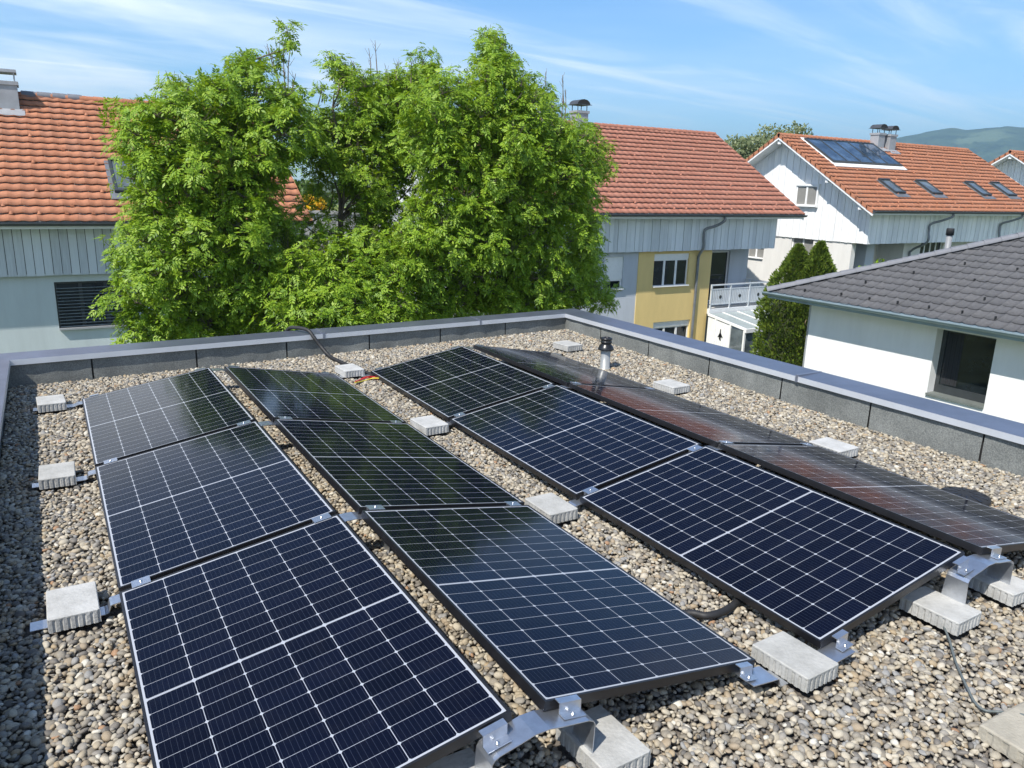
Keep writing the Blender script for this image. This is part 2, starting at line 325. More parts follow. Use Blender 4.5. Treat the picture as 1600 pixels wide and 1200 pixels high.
# ------------------------------------------------------------------ mesh helpers
class MB:
    def __init__(s): s.v = []; s.f = []; s.m = []; s.sm = []
    def add(s, vs, fs, mi=0, smooth=False):
        o = len(s.v); s.v += [tuple(map(float, q)) for q in vs]
        for f in fs: s.f.append(tuple(i+o for i in f)); s.m.append(mi); s.sm.append(smooth)
    def box(s, a, b, mi=0, bev=0.0):
        x0, y0, z0 = (min(p, q) for p, q in zip(a, b)); x1, y1, z1 = (max(p, q) for p, q in zip(a, b))
        if bev <= 0:
            s.add([(x0,y0,z0),(x1,y0,z0),(x1,y1,z0),(x0,y1,z0),(x0,y0,z1),(x1,y0,z1),(x1,y1,z1),(x0,y1,z1)],
                  [(0,3,2,1),(4,5,6,7),(0,1,5,4),(1,2,6,5),(2,3,7,6),(3,0,4,7)], mi)
        else:
            e = bev
            def ring(z, i): return [(x0+i,y0+e,z),(x0+e,y0+i,z),(x1-e,y0+i,z),(x1-i,y0+e,z),(x1-i,y1-e,z),(x1-e,y1-i,z),(x0+e,y1-i,z),(x0+i,y1-e,z)]
            vs = ring(z0, e*.3) + ring(z0+e, 0) + ring(z1-e, 0) + [(x0+e,y0+e,z1)]*0 + [(q[0]+(e*.6 if q[0] < (x0+x1)/2 else -e*.6), q[1]+(e*.6 if q[1] < (y0+y1)/2 else -e*.6), z1) for q in ring(z1, 0)]
            fs = [tuple(range(7, -1, -1)), tuple(range(24, 32))]
            for k in range(3):
                for i in range(8): j = (i+1) % 8; fs.append((k*8+i, k*8+j, k*8+8+j, k*8+8+i))
            s.add(vs, fs, mi)
    def hexa(s, p, mi=0):      # 8 corners: bottom ring 0-3, top ring 4-7
        s.add(p, [(0,3,2,1),(4,5,6,7),(0,1,5,4),(1,2,6,5),(2,3,7,6),(3,0,4,7)], mi)
    def quad(s, p, mi=0): s.add(p, [(0,1,2,3)], mi)
    def tube(s, pts, r, n=8, mi=0, cap=True, smooth=True):
        pts = [Vector(p) for p in pts]; k = len(pts)
        rs = r if isinstance(r, (list, tuple)) else [r]*k
        vs = []; up = Vector((0.13, 0.21, 1))
        for i, p in enumerate(pts):
            d = (pts[min(i+1, k-1)]-pts[max(i-1, 0)])
            d = d.normalized() if d.length > 1e-9 else Vector((0, 0, 1))
            a = d.cross(up)
            if a.length < 1e-3: a = d.cross(Vector((1, 0, 0)))
            a.normalize(); b = d.cross(a)
            for j in range(n):
                t = 2*math.pi*j/n; vs.append(p + (a*math.cos(t)+b*math.sin(t))*rs[i])
        fs = [(i*n+j, i*n+(j+1) % n, (i+1)*n+(j+1) % n, (i+1)*n+j) for i in range(k-1) for j in range(n)]
        s.add(vs, fs, mi, smooth)
        if cap: s.add(vs[:n], [tuple(range(n-1, -1, -1))], mi); s.add(vs[-n:], [tuple(range(n))], mi)
    def lathe(s, c, prof, n=24, mi=0, smooth=True):
        vs = [(c[0]+r*math.cos(2*math.pi*j/n), c[1]+r*math.sin(2*math.pi*j/n), c[2]+z) for r, z in prof for j in range(n)]
        fs = [(i*n+j, i*n+(j+1) % n, (i+1)*n+(j+1) % n, (i+1)*n+j) for i in range(len(prof)-1) for j in range(n)]
        s.add(vs, fs, mi, smooth)
        s.add(vs[-n:], [tuple(range(n))], mi)
    def strip(s, pts, y0, y1, th, mi=0):   # a bent sheet: x-z polyline extruded in y
        k = len(pts); P = [Vector((p[0], 0, p[1])) for p in pts]; nm = []
        for i in range(k):
            d = (P[min(i+1, k-1)]-P[max(i-1, 0)]).normalized(); nm.append(Vector((-d.z, 0, d.x)))
        yy0 = y0 if isinstance(y0, list) else [y0]*k; yy1 = y1 if isinstance(y1, list) else [y1]*k
        vs = []
        for i in range(k):
            a = P[i]; b = P[i]-nm[i]*th
            vs += [(a.x, yy0[i], a.z), (a.x, yy1[i], a.z), (b.x, yy1[i], b.z), (b.x, yy0[i], b.z)]
        fs = [(0, 3, 2, 1), (4*k-4, 4*k-3, 4*k-2, 4*k-1)]
        for i in range(k-1):
            for j in range(4): fs.append((i*4+j, i*4+(j+1) % 4, i*4+4+(j+1) % 4, i*4+4+j))
        s.add(vs, fs, mi)
    def build(s, name, mats, parent=None, loc=None):
        me = bpy.data.meshes.new(name); me.from_pydata(s.v, [], s.f)
        if not isinstance(mats, (list, tuple)): mats = [mats]
        for m in mats: me.materials.append(m)
        me.polygons.foreach_set('material_index', s.m); me.polygons.foreach_set('use_smooth', s.sm); me.update()
        o = bpy.data.objects.new(name, me); col.objects.link(o)
        if parent: o.parent = parent
        if loc is not None: o.location = loc
        return o
def np_mesh(name, V, F, mat, parent=None, smooth=False):
    """V (n,3), F (m,4) arrays -> one mesh object"""
    me = bpy.data.meshes.new(name); n, m = len(V), len(F); k = F.shape[1]
    me.vertices.add(n); me.vertices.foreach_set('co', np.ascontiguousarray(V, dtype=np.float32).ravel())
    me.loops.add(m*k); me.loops.foreach_set('vertex_index', np.ascontiguousarray(F, dtype=np.int32).ravel())
    me.polygons.add(m); me.polygons.foreach_set('loop_start', np.arange(0, m*k, k, dtype=np.int32))
    me.polygons.foreach_set('use_smooth', np.full(m, smooth, dtype=bool))
    me.materials.append(mat); me.update(calc_edges=True); me.validate()
    o = bpy.data.objects.new(name, me); col.objects.link(o)
    if parent: o.parent = parent
    return o
def tag(o, label=None, cat=None, group=None, kind=None):
    if label: o['label'] = label
    if cat: o['category'] = cat
    if group: o['group'] = group
    if kind: o['kind'] = kind
    return o
def thing(name, label, cat, loc=(0, 0, 0), group=None):
    o = bpy.data.objects.new(name, None); col.objects.link(o); o.location = loc; o.empty_display_size = 0.2
    return tag(o, label, cat, group)
def copy_thing(o, loc):
    c = o.copy(); col.objects.link(c); c.location = loc
    for ch in o.children:
        d = ch.copy(); col.objects.link(d); d.parent = c
        for g in ch.children:
            e = g.copy(); col.objects.link(e); e.parent = d
    return c

GROUND = -5.3
# ------------------------------------------------------------------ terrain
g = MB(); g.quad([(-3000, -800, GROUND), (5200, -800, GROUND), (5200, 3800, GROUND), (-3000, 3800, GROUND)])
tag(g.build('ground', MT['lawn']), kind='structure')
g = MB()
bx = [(3, 24.5, GROUND-.2), (20, 24.5, GROUND-.2), (20, 60, GROUND-.2), (3, 60, GROUND-.2), (3.5, 25, -1.25), (19.5, 25, -1.25), (19.5, 60, 0.3), (3.5, 60, 0.3)]
g.hexa(bx); tag(g.build('garden_bank', MT['meadow']), kind='structure')
# distant wooded hills
def hills():
    prof = [(1180, 232), (1290, 226), (1340, 222), (1400, 215), (1440, 207), (1475, 199), (1490, 198), (1510, 203), (1540, 199), (1575, 196), (1600, 198), (1660, 200), (1750, 206), (1900, 214), (2150, 232)]
    U = np.linspace(1180, 2150, 150); Vv = np.interp(U, [p[0] for p in prof], [p[1] for p in prof])
    V = []; nz = RNG.normal(0, 1, 150); nz = np.convolve(nz, np.ones(3)/3, 'same')
    rows = 14
    for j in range(rows):
        t = j/(rows-1)
        for i, (u, v) in enumerate(zip(U, Vv)):
            d = RGT*((u-800)/FPX) + DWN*((v-600)/FPX) + FWD
            d = d/np.linalg.norm(d[:2]); D = 2500
            top = CAM + d*D; h = top[2] + nz[i]*1.6 - GROUND
            dist = D - 900*(1-t); p = CAM + d*dist
            z = GROUND - 2 + h*(t**1.25) + (nz[(i*7+j*13) % 150]*6*math.sin(math.pi*t))
            V.append((p[0], p[1], z))
    n = 150
    F = [(j*n+i, j*n+i+1, (j+1)*n+i+1, (j+1)*n+i) for j in range(rows-1) for i in range(n-1)]
    # back side of the ridge
    base = len(V)
    for i in range(n):
        x, y, z = V[(rows-1)*n+i]; d = np.array([x-CAM[0], y-CAM[1]]); d = d/np.linalg.norm(d)
        V.append((x+d[0]*700, y+d[1]*700, GROUND-2))
    F += [((rows-1)*n+i, (rows-1)*n+i+1, base+i+1, base+i) for i in range(n-1)]
    o = np_mesh('hills', np.array(V), np.array(F), MT['hill'], smooth=True); tag(o, kind='structure')
hills()

# ------------------------------------------------------------------ our flat roofed building
def gz(x, y):
    s = min(1, max(0, (y+3.2)/4.0)); return -0.090 + s*(0.035 + 0.040*max(0, min(1, x/5.8)))
YF = lambda x: 0.905 + (x+0.54)*(1.175-0.905)/6.315      # inner edge of the far coping
bld = thing('flat_roofed_building', 'flat gravel roof building with grey felt upstands and metal coping under the solar panels', 'building', (2.7, -3, GROUND))
PARENT_SHIFT = Vector((2.7, -3, GROUND))
def at_parent(o, par): o.location = -Vector(par.location); return o
XL, XR, XO, YB = -0.525, 5.775, 6.19, -9.6
b = MB(); b.box((XL-0.36, YB-.3, GROUND), (XO-.04, 1.05, -0.16)); at_parent(b.build('wall', MT['beam_pl'], bld), bld)
b = MB()
nx_, ny_ = 60, 100
xs = np.linspace(XL-.05, XR+.05, nx_); ys = np.linspace(YB, 1.3, ny_)
V = [(x, y, gz(x, y)-0.034 + random.uniform(-.004, .004)) for y in ys for x in xs]
F = [(j*nx_+i, j*nx_+i+1, (j+1)*nx_+i+1, (j+1)*nx_+i) for j in range(ny_-1) for i in range(nx_-1)]
b.add(V, F, 0, True); at_parent(b.build('roof_deck', MT['deck'], bld), bld)
# upstands: felt sheets with open lap joints
def felt_run(p0, p1, cuts, nrm):
    """vertical felt strip from p0 to p1 (xy), slightly buckled, cut at the given fractions"""
    b = MB(); p0 = np.array(p0); p1 = np.array(p1); L = np.linalg.norm(p1-p0); d = (p1-p0)/L; nrm = np.array(nrm)
    ends = [0]+cuts+[1]
    for a, c in zip(ends[:-1], ends[1:]):
        a2, c2 = a + 0.004/L*2, c - 0.004/L*2
        k = 14; rows = 5; V = []; F = []
        ph = random.random()*6
        for j in range(rows):
            for i in range(k+1):
                t = a2 + (c2-a2)*i/k; q = p0 + d*t*L
                off = 0.004*math.sin(ph+i*1.1)*math.sin(j*0.9+ph) + random.uniform(-.001, .001)
                q = q + nrm*(off+0.012)
                V.append((q[0], q[1], -0.15 + 0.33*j/(rows-1)))
        for j in range(rows-1):
            for i in range(k): F.append((j*(k+1)+i, j*(k+1)+i+1, (j+1)*(k+1)+i+1, (j+1)*(k+1)+i))
        b.add(V, F, 0, True)
    q0, q1 = p0 - nrm*0.02, p1 - nrm*0.02
    b.add([(q0[0], q0[1], -.16), (q1[0], q1[1], -.16), (q1[0], q1[1], .18), (q0[0], q0[1], .18)], [(0, 1, 2, 3)], 1)
    return b
fx0, fx1 = XL, XR
cf = [at(u, v, y=1.12)[0] for u, v in ((143, 572), (303, 543), (445, 545), (575, 525), (688, 520), (792, 515))]
fr = felt_run((XL-.06, YF(XL-.06)+.040), (XR+.06, YF(XR+.06)+.040), [(x-XL+.06)/(XR-XL+.12) for x in cf], (0.043, -0.999))
at_parent(fr.build('upstand', [MT['felt'], MT['blackmat']], bld), bld)
cr = [at(u, v, x=5.83)[1] for u, v in ((1535, 710), (1360, 655), (1223, 610), (1110, 575), (1016, 545), (941, 520))]
y0r, y1r = YB, 1.24
cuts = sorted([(y-y0r)/(y1r-y0r) for y in cr] + [(cr[0]-.95*k-y0r)/(y1r-y0r) for k in (1, 2, 3, 4)])
rr = felt_run((XR+.042, y0r), (XR+.042, y1r), cuts, (-1, 0)); at_parent(rr.build('upstand', [MT['felt'], MT['blackmat']], bld), bld)
lr = felt_run((XL-.055, y0r), (XL-.055, 1.0), [k/11 for k in range(1, 11)], (1, 0)); at_parent(lr.build('upstand', [MT['felt'], MT['blackmat']], bld), bld)
# coping: sheet metal cap with a lip on either side
FW = 0.27
def coping(inner, outer, name='coping'):
    (ax, ay), (bx_, by) = inner; (cx, cy), (dx, dy) = outer
    zi, zo, lip = 0.200, 0.212, 0.052
    b = MB()
    P = [(ax, ay, zi), (bx_, by, zi), (dx, dy, zo), (cx, cy, zo)]
    b.add(P, [(0, 1, 2, 3)])
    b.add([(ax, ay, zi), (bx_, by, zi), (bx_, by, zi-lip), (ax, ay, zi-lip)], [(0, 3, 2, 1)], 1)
    b.add([(cx, cy, zo), (dx, dy, zo), (dx, dy, zo-.09), (cx, cy, zo-.09)], [(0, 1, 2, 3)])
    b.add([(ax, ay, zi-lip), (bx_, by, zi-lip), (dx, dy, zo-.09), (cx, cy, zo-.09)], [(0, 3, 2, 1)])
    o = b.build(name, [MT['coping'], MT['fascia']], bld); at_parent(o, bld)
    mod = o.modifiers.new('Bevel', 'BEVEL'); mod.width = 0.004; mod.segments = 2
    return o
XW = 0.335
c_far = coping(((XL, YF(XL)), (XR, YF(XR))), ((XL-.34, YF(XL)+FW), (XR+XW, YF(XR)+FW)))
c_rgt = coping(((XR+.001, YF(XR)), (XR+.001, YB)), ((XR+XW+.001, YF(XR)+FW), (XR+XW+.001, YB)))
c_lft = coping(((XL-.001, YB), (XL-.001, YF(XL))), ((XL-.341, YB), (XL-.341, YF(XL)+FW)))
def joint(parent, p, q, wd, axis):
    b = MB(); e = 0.003
    if axis == 'y': b.box((p[0]-wd, p[1], 0.19), (p[0]+wd, q[1], 0.2125+e)); b.box((p[0]-wd, p[1]-.004, 0.145), (p[0]+wd, p[1]+.002, 0.206))
    else: b.box((p[0], p[1]-wd, 0.19), (q[0], p[1]+wd, 0.2125+e)); b.box((p[0]-.004, p[1]-wd, 0.145), (p[0]+.002, p[1]+wd, 0.206))
    o = b.build('joint_cover', MT['joint'], parent); o.location = (0, 0, 0); return o
joint(c_rgt, (XR, -2.64), (XR+XW, -2.64), .014, 'x'); joint(c_far, (4.45, YF(4.45)), (4.45, YF(4.45)+FW), .012, 'y'); joint(c_rgt, (XR, -6.4), (XR+XW, -6.4), .014, 'x')
joint(c_far, (2.42, YF(2.42)), (2.42, YF(2.42)+FW), .014, 'y'); joint(c_lft, (XL, -2.4), (XL, -2.4), .01, 'x')

# ------------------------------------------------------------------ layout of the array
TILT = 0.168; W, L = 1.038, 1.755; w_ = W*math.cos(TILT); h_ = W*math.sin(TILT)
GR, GV, GY = 0.1451, 0.3697, 0.060
ROWS = [('A', 0.0, 0.0, 1), ('B', w_+GR, -.0154, -1), ('C', 2*w_+GR+GV, -.0589, 1), ('D', 3*w_+2*GR+GV, -.0761, -1)]
def panel_proto():
    p = thing('solar_panel', '', 'solar panel', (0, 0, 0), 'solar panels on the gravel roof')
    fw = 0.010; z1 = 0.0025; z0 = -0.035
    b = MB()
    for a, c in (((-fw, -fw, z0), (0, L+fw, z1)), ((W, -fw, z0), (W+fw, L+fw, z1)), ((0, -fw, z0), (W, 0, z1)), ((0, L, z0), (W, L+fw, z1))): b.box(a, c)
    for a, c in (((0, 0, z0), (.028, L, z0+.0016)), ((W-.028, 0, z0), (W, L, z0+.0016))): b.box(a, c)
    b.build('frame', MT['frame'], p)
    b = MB(); b.box((0.0005, 0.0005, -0.006), (W-.0005, L-.0005, 0))
    o = b.build('laminate', [MT['cells'], MT['backsheet']], p)
    me = o.data; uv = me.uv_layers.new(name='UVMap')
    for poly in me.polygons:
        if poly.normal.z < 0.5: poly.material_index = 1
        for li in poly.loop_indices:
            c = me.vertices[me.loops[li].vertex_index].co; uv.data[li].uv = (c.x, c.y)
    b = MB(); b.box((W/2-.05, L/2-.03, -0.024), (W/2+.05, L/2+.03, -0.007)); b.build('junction_box', MT['black'], p)
    return p
proto = panel_proto()
NAMES = {'A': 'leftmost row', 'B': 'second row from the left', 'C': 'third row from the left', 'D': 'far right row'}
LOOK = {'A': 'rising to the right', 'B': 'sloping down to the middle gravel aisle', 'C': 'rising from the middle gravel aisle', 'D': 'sloping down to the right parapet and mirroring the houses'}
ENDS = ['farthest from the camera', 'middle one of the row', 'nearest to the camera']
first = True
for r, x0, y0, up in ROWS:
    for i in range(3):
        o = proto if first else copy_thing(proto, (0, 0, 0)); first = False
        y = y0 - i*(L+GY) - L
        if up > 0: o.location = (x0, y, 0); o.rotation_euler = (0, -TILT, 0)
        else: o.location = (x0, y, h_); o.rotation_euler = (0, TILT, 0)
        o['label'] = f'black framed solar panel in the {NAMES[r]}, {ENDS[i]}'

# ------------------------------------------------------------------ mounting brackets
JY = lambda y0, k: y0 + 0.03 - k*(L+GY) if k else y0 + 0.02      # the four joints of a row, far to near
def bolt(parent, p, ax='z'):
    b = MB(); n = 6
    x, y, z = p
    if ax == 'z': b.lathe((x, y, z), [(0.008, 0), (0.008, .0015), (0.0055, .0015), (0.0055, .006), (0.003, .006), (0.003, .009)], 12)
    else: b.tube([(x, y, z), (x, y-.004, z), (x, y-.004, z), (x, y-.014, z)], [0.009, 0.009, 0.006, 0.0055], 10)
    return b.build('bolt', MT['bolt'], parent)
def zat(x, x0, up): s = (x-x0)*math.tan(TILT); return s if up > 0 else h_-s
def ridge_bracket(xa, ya, xb, k, label):
    """arched sheet aluminium bracket carrying two high panel edges"""
    xm = (xa+w_+xb)/2; t = thing('ridge_bracket', label, 'mounting bracket', (xm, JY(ya, k), gz(xm, JY(ya, k))-.02), 'aluminium brackets under the panel ridges')
    off = -Vector(t.location); y = JY(ya, k)
    y0, y1 = (y-.075, y+.03) if k == 3 else ((y-.03, y+.075) if k == 0 else (y-.05, y+.05))
    hw = (xb-xa-w_)/2; lz = gz(xm, y)-.02; zt = h_-.041
    b = MB(); pts = [(-hw-.125, lz-zt+zt), (-hw-.118, zt-.042), (-hw-.108, zt-.026), (-hw-.09, zt-.017), (-hw, zt+.002), (-hw*.4, zt+.012), (hw*.4, zt+.012), (hw, zt+.002), (hw+.115, zt-.016), (hw+.135, zt-.026), (hw+.143, zt-.042), (hw+.125, lz)]
    pts = [(xm+p, z) for p, z in pts]; ws = [.012]+[0]*10+[.012]
    b.strip(pts, [y0-q for q in ws], [y1+q for q in ws], 0.003)
    b.build('bent_plate', MT['alu'], t).location = off
    for sx, x0, up in ((-1, xa, 1), (1, xb, -1)):
        cxm = xm + sx*(hw+.075); z = zat(cxm, x0, up)
        c = MB(); s_ = math.tan(TILT)*(-sx)
        def q(dx, dy, dz): return (cxm+dx, y+dy, z+dz+dx*s_)
        if k in (0, 3):
            sg = -1 if k == 3 else 1
            for (d0, d1, z0, z1) in ((-.012, .018, .004, .008), (.014, .018, -.036, .004), (.018, .05, -.036, -.032)):
                a_, b_ = sorted((sg*d0, sg*d1))
                a_, b_ = a_+ (0.03 if False else 0), b_
                c.hexa([q(-.045, a_, z0), q(.045, a_, z0), q(.045, b_, z0), q(-.045, b_, z0), q(-.045, a_, z1), q(.045, a_, z1), q(.045, b_, z1), q(-.045, b_, z1)])
            o = c.build('end_clamp', MT['alu'], t); o.location = off
            bo = bolt(o, (cxm, y+sg*.034, z-.031)); 
        else:
            c.hexa([q(-.045, -.030, .004), q(.045, -.030, .004), q(.045, .030, .004), q(-.045, .030, .004), q(-.045, -.030, .007), q(.045, -.030, .007), q(.045, .030, .007), q(-.045, .030, .007)])
            c.hexa([q(-.045, -.012, -.04), q(.045, -.012, -.04), q(.045, .012, -.04), q(-.045, .012, -.04), q(-.045, -.012, .004), q(.045, -.012, .004), q(.045, .012, .004), q(-.045, .012, .004)])
            o = c.build('mid_clamp', MT['alu'], t); o.location = off
            bolt(o, (cxm, y, z+.007))
    return t
WHERE = ['at the far end', 'at the far joint', 'at the near joint', 'at the near end']
for (ra, rb, txt) in ((ROWS[0], ROWS[1], 'left'), (ROWS[2], ROWS[3], 'right')):
    for k in range(4):
        ridge_bracket(ra[1], (ra[2]+rb[2])/2, rb[1], k, f'arched aluminium bracket under the {txt} panel ridge, {WHERE[k]}')
def base_bracket(r, k):
    nm, x0, y0, up = r; y = JY(y0, k)
    xe = x0 if up > 0 else x0+w_; s = -1 if up > 0 else 1        # s points away from the panel
    g0 = gz(xe, y)
    t = thing('base_bracket', f'aluminium foot at low edge of the {NAMES[nm]}, {WHERE[k]}', 'mounting bracket', (xe, y, g0), 'aluminium feet at the low panel edges')
    off = -Vector(t.location)
    out = {'A': 0.37, 'B': 0.11, 'C': 0.11, 'D': 0.12}[nm]
    y0_, y1_ = (y-.075, y+.025) if k == 3 else ((y-.025, y+.075) if k == 0 else (y-.04, y+.04))
    b = MB(); zb = g0+.005
    pts = [(out, zb), (.075, zb), (.062, zb+.004), (.052, -.048), (.042, -.043), (-.10, -.043+.10*math.tan(TILT))]
    pts = [(xe+s*p, z) for p, z in pts]
    if s > 0: pts = pts[::-1]
    b.strip(pts, y0_, y1_, 0.004); b.build('foot_plate', MT['alu'], t).location = off
    cxm = xe - s*.085; z = .085*math.tan(TILT); sl_ = -s*math.tan(TILT)
    def q(dx, dy, dz): return (cxm+dx, y+dy, z+dz+dx*sl_)
    c = MB()
    if k in (0, 3):
        sg = -1 if k == 3 else 1
        for (d0, d1, z0, z1) in ((-.012, .018, .004, .008), (.014, .018, -.036, .004), (.018, .05, -.036, -.032)):
            a_, b_ = sorted((sg*d0, sg*d1))
            c.hexa([q(-.035, a_, z0), q(.035, a_, z0), q(.035, b_, z0), q(-.035, b_, z0), q(-.035, a_, z1), q(.035, a_, z1), q(.035, b_, z1), q(-.035, b_, z1)])
        o = c.build('end_clamp', MT['alu'], t); o.location = off; bolt(o, (cxm, y+sg*.034, z-.031))
    else:
        c.hexa([q(-.04, -.034, .004), q(.04, -.034, .004), q(.04, .034, .004), q(-.04, .034, .004), q(-.04, -.034, .007), q(.04, -.034, .007), q(.04, .034, .007), q(-.04, .034, .007)])
        c.hexa([q(-.04, -.012, -.04), q(.04, -.012, -.04), q(.04, .012, -.04), q(-.04, .012, -.04), q(-.04, -.012, .004), q(.04, -.012, .004), q(.04, .012, .004), q(-.04, .012, .004)])
        o = c.build('mid_clamp', MT['alu'], t); o.location = off; bolt(o, (cxm, y, z+.007))
for r in ROWS:
    for k in range(4): base_bracket(r, k)

# ------------------------------------------------------------------ concrete ballast blocks
def block_mesh(bx, by, bz):
    b = MB(); x0, x1, y0, y1 = -bx/2, bx/2, -by/2, by/2
    # outline with shallow vertical grooves
    out = []
    def edge(p, q, n):
        p, q = np.array(p), np.array(q); d = q-p; nr = np.array([d[1], -d[0]])/np.linalg.norm(d)
        for i in range(n):
            for f, o in ((0.10, 0), (0.58, 0), (0.66, -.0045), (0.94, -.0045)):
                t = (i+f)/n; out.append(tuple(p + d*t + nr*o))
    edge((x0, y0), (x1, y0), 7); edge((x1, y0), (x1, y1), 9); edge((x1, y1), (x0, y1), 7); edge((x0, y1), (x0, y0), 9)
    n = len(out)
    zs = [(0, 1), (bz-.011, 1), (bz-.010, 2), (bz-.004, 2), (bz, .965)]
    V = []
    for z, k in zs:
        for (x, y) in out:
            if k == 2:
                ex = (abs(x)/abs(x1) > abs(y)/abs(y1)); V.append((math.copysign(x1, x) if ex else x, math.copysign(y1, y) if not ex else y, z)); continue
            V.append((max(x0*k if k < 1 else -9, min(x1*k if k < 1 else 9, x)), max(y0*k if k < 1 else -9, min(y1*k if k < 1 else 9, y)), z))
    F = [(j*n+i, j*n+(i+1) % n, (j+1)*n+(i+1) % n, (j+1)*n+i) for j in range(4) for i in range(n)]
    b.add(V, F); b.add(V[4*n:], [tuple(range(n))]); b.add(V[:n], [tuple(range(n-1, -1, -1))])
    return b
BLK = [  # centre x, y, yaw, label
    (-.235, .065, 2, 'ribbed concrete block beside the leftmost row, farthest from the camera'),
    (-.225, -1.745, -1, 'ribbed concrete block beside the leftmost row, between the far and near ones'),
    (-.198, -3.555, 1, 'ribbed concrete block beside the leftmost row, nearest to the camera'),
    (2.385, .10, 3, 'concrete block at the far end of the middle gravel aisle, under the black hose end'),
    (2.378, -1.84, 2, 'concrete block in the middle gravel aisle, second from the far end'),
    (2.365, -3.64, 1, 'concrete block in the middle gravel aisle, third from the far end'),
    (2.408, -5.44, 2, 'long concrete block at the near end of the middle gravel aisle'),
    (5.12, .16, 4, 'concrete block near the far right roof corner, beyond the vent pipe'),
    (5.04, -1.76, 3, 'concrete block by the right parapet, between vent pipe and drain'),
    (4.965, -3.69, 2, 'concrete block by the right parapet just beyond the drain cover'),
    (3.37, -5.50, 1, 'concrete block under the near right corner of the third row'),
    (3.885, -5.49, -2, 'concrete block at the right picture edge under the far right row'),
    (1.385, -5.45, 1, 'concrete block under the near end of the second row, in the bracket shadow'),
    (.845, -5.41, -1, 'concrete block mostly hidden beneath the near end of the leftmost row'),
]
HOLES = []     # footprints kept free of pebbles: (x, y, half x, half y)
bm0 = block_mesh(0.205, 0.285, 0.068)
for i, (x, y, a, lab) in enumerate(BLK):
    z = gz(x, y) + .004
    if i == 0: blk = bm0.build('concrete_block', MT['concrete'])
    else: blk = BK0.copy(); col.objects.link(blk)
    if i == 0: BK0 = blk
    blk.location = (x, y, z); blk.rotation_euler = (0, 0, R_(a+random.uniform(-.8, .8)))
    if 7 <= i <= 9: blk.scale = (1.12, 1, 1)
    tag(blk, lab, 'concrete block', 'concrete ballast blocks on the gravel')
    HOLES.append((x, y, .115, .155))
for r in ROWS:
    for k in range(4):
        xe = r[1] if r[3] > 0 else r[1]+w_; y = JY(r[2], k); s = -1 if r[3] > 0 else 1
        HOLES.append((xe+s*.09 if r[0] != 'A' else xe-.2, y, .10 if r[0] != 'A' else .2, .05))

# ------------------------------------------------------------------ small things on the roof
P = at(945, 574, z=gz(5.0, -.65)); P[2] = gz(P[0], P[1])
vp = thing('vent_pipe', 'grey roof vent pipe with a black ribbed plastic cap', 'vent pipe', tuple(P))
zc_ = at(945, 546, y=P[1])[2]-P[2]; zt_ = at(950, 527, y=P[1])[2]-P[2]
b = MB(); b.lathe((0, 0, -.05), [(.062, 0), (.062, .05), (.053, .052), (.053, zc_+.10)], 28); b.build('pipe', MT['pipe'], vp)
H = zt_-zc_
b = MB(); b.lathe((0, 0, zc_), [(.05, -.006), (.086, -.004), (.088, .0), (.084, H*.12), (.074, H*.30), (.058, H*.42), (.054, H*.50), (.060, H*.55), (.064, H*.62), (.060, H*.70), (.055, H*.74), (.060, H*.80), (.064, H*.88), (.062, H*.96), (.050, H), (.030, H), (.028, H*.7)], 32); b.build('cap', MT['black'], vp)
HOLES.append((P[0], P[1], .065, .065))
P = at(1505, 776, z=-.075)
dr = thing('roof_drain', 'flat round black slotted drain cover on the gravel by the right parapet', 'drain cover', (P[0]+.02, P[1], gz(P[0], P[1])))
b = MB(); b.lathe((0, 0, -.02), [(.15, 0), (.155, .03), (.150, .042), (.10, .052), (.02, .056)], 36); b.build('cover', MT['blackmat'], dr)
b = MB()
for k in range(10):
    a = k*math.pi/5; c_, s_ = math.cos(a), math.sin(a)
    b.hexa([(c_*.05-s_*.006, s_*.05+c_*.006, .030), (c_*.05+s_*.006, s_*.05-c_*.006, .030), (c_*.135+s_*.009, s_*.135-c_*.009, .022), (c_*.135-s_*.009, s_*.135+c_*.009, .022),
            (c_*.05-s_*.006, s_*.05+c_*.006, .0375), (c_*.05+s_*.006, s_*.05-c_*.006, .0375), (c_*.135+s_*.009, s_*.135-c_*.009, .0305), (c_*.135-s_*.009, s_*.135+c_*.009, .0305)])
b.build('rib', MT['frame'], dr); HOLES.append((dr.location.x, dr.location.y, .14, .14))
def smooth_path(pts, n=10):
    pts = [Vector(p) for p in pts]; out = []
    for i in range(len(pts)-1):
        p0, p1, p2, p3 = pts[max(i-1, 0)], pts[i], pts[i+1], pts[min(i+2, len(pts)-1)]
        for k in range(n):
            t = k/n; out.append(0.5*((2*p1)+(-p0+p2)*t+(2*p0-5*p1+4*p2-p3)*t*t+(-p0+3*p1-3*p2+p3)*t**3))
    out.append(pts[-1]); return out
def corrugated(pts, r, n=14, pitch=0.009):
    sp = smooth_path(pts, 16); b = MB(); L_ = 0; path = [sp[0]]; rs = [r]
    for a, c in zip(sp[:-1], sp[1:]):
        m = max(1, int((c-a).length/pitch*2))
        for k in range(1, m+1): path.append(a.lerp(c, k/m)); rs.append(r*(1.0 if len(path) % 2 else 0.86))
    b.tube(path, rs, n); return b
yf = YF(2.3)
hose = corrugated([(2.02, yf+.62, -.35), (2.06, yf+.45, .06), (2.11, yf+.30, .225), (2.17, yf+.20, .255), (2.255, yf+.05, .245), (2.30, yf-.03, .17), (2.36, yf-.09, .07), (2.41, yf-.22, -.01), (2.44, yf-.45, -.022), (2.47, yf-.68, -.025), (2.50, yf-.80, -.03), (2.56, yf-1.05, -.04), (2.62, yf-1.3, -.05)], .021)
tag(hose.build('cable_hose', MT['blackmat']), 'black corrugated hose running over the far coping down onto the gravel', 'hose')
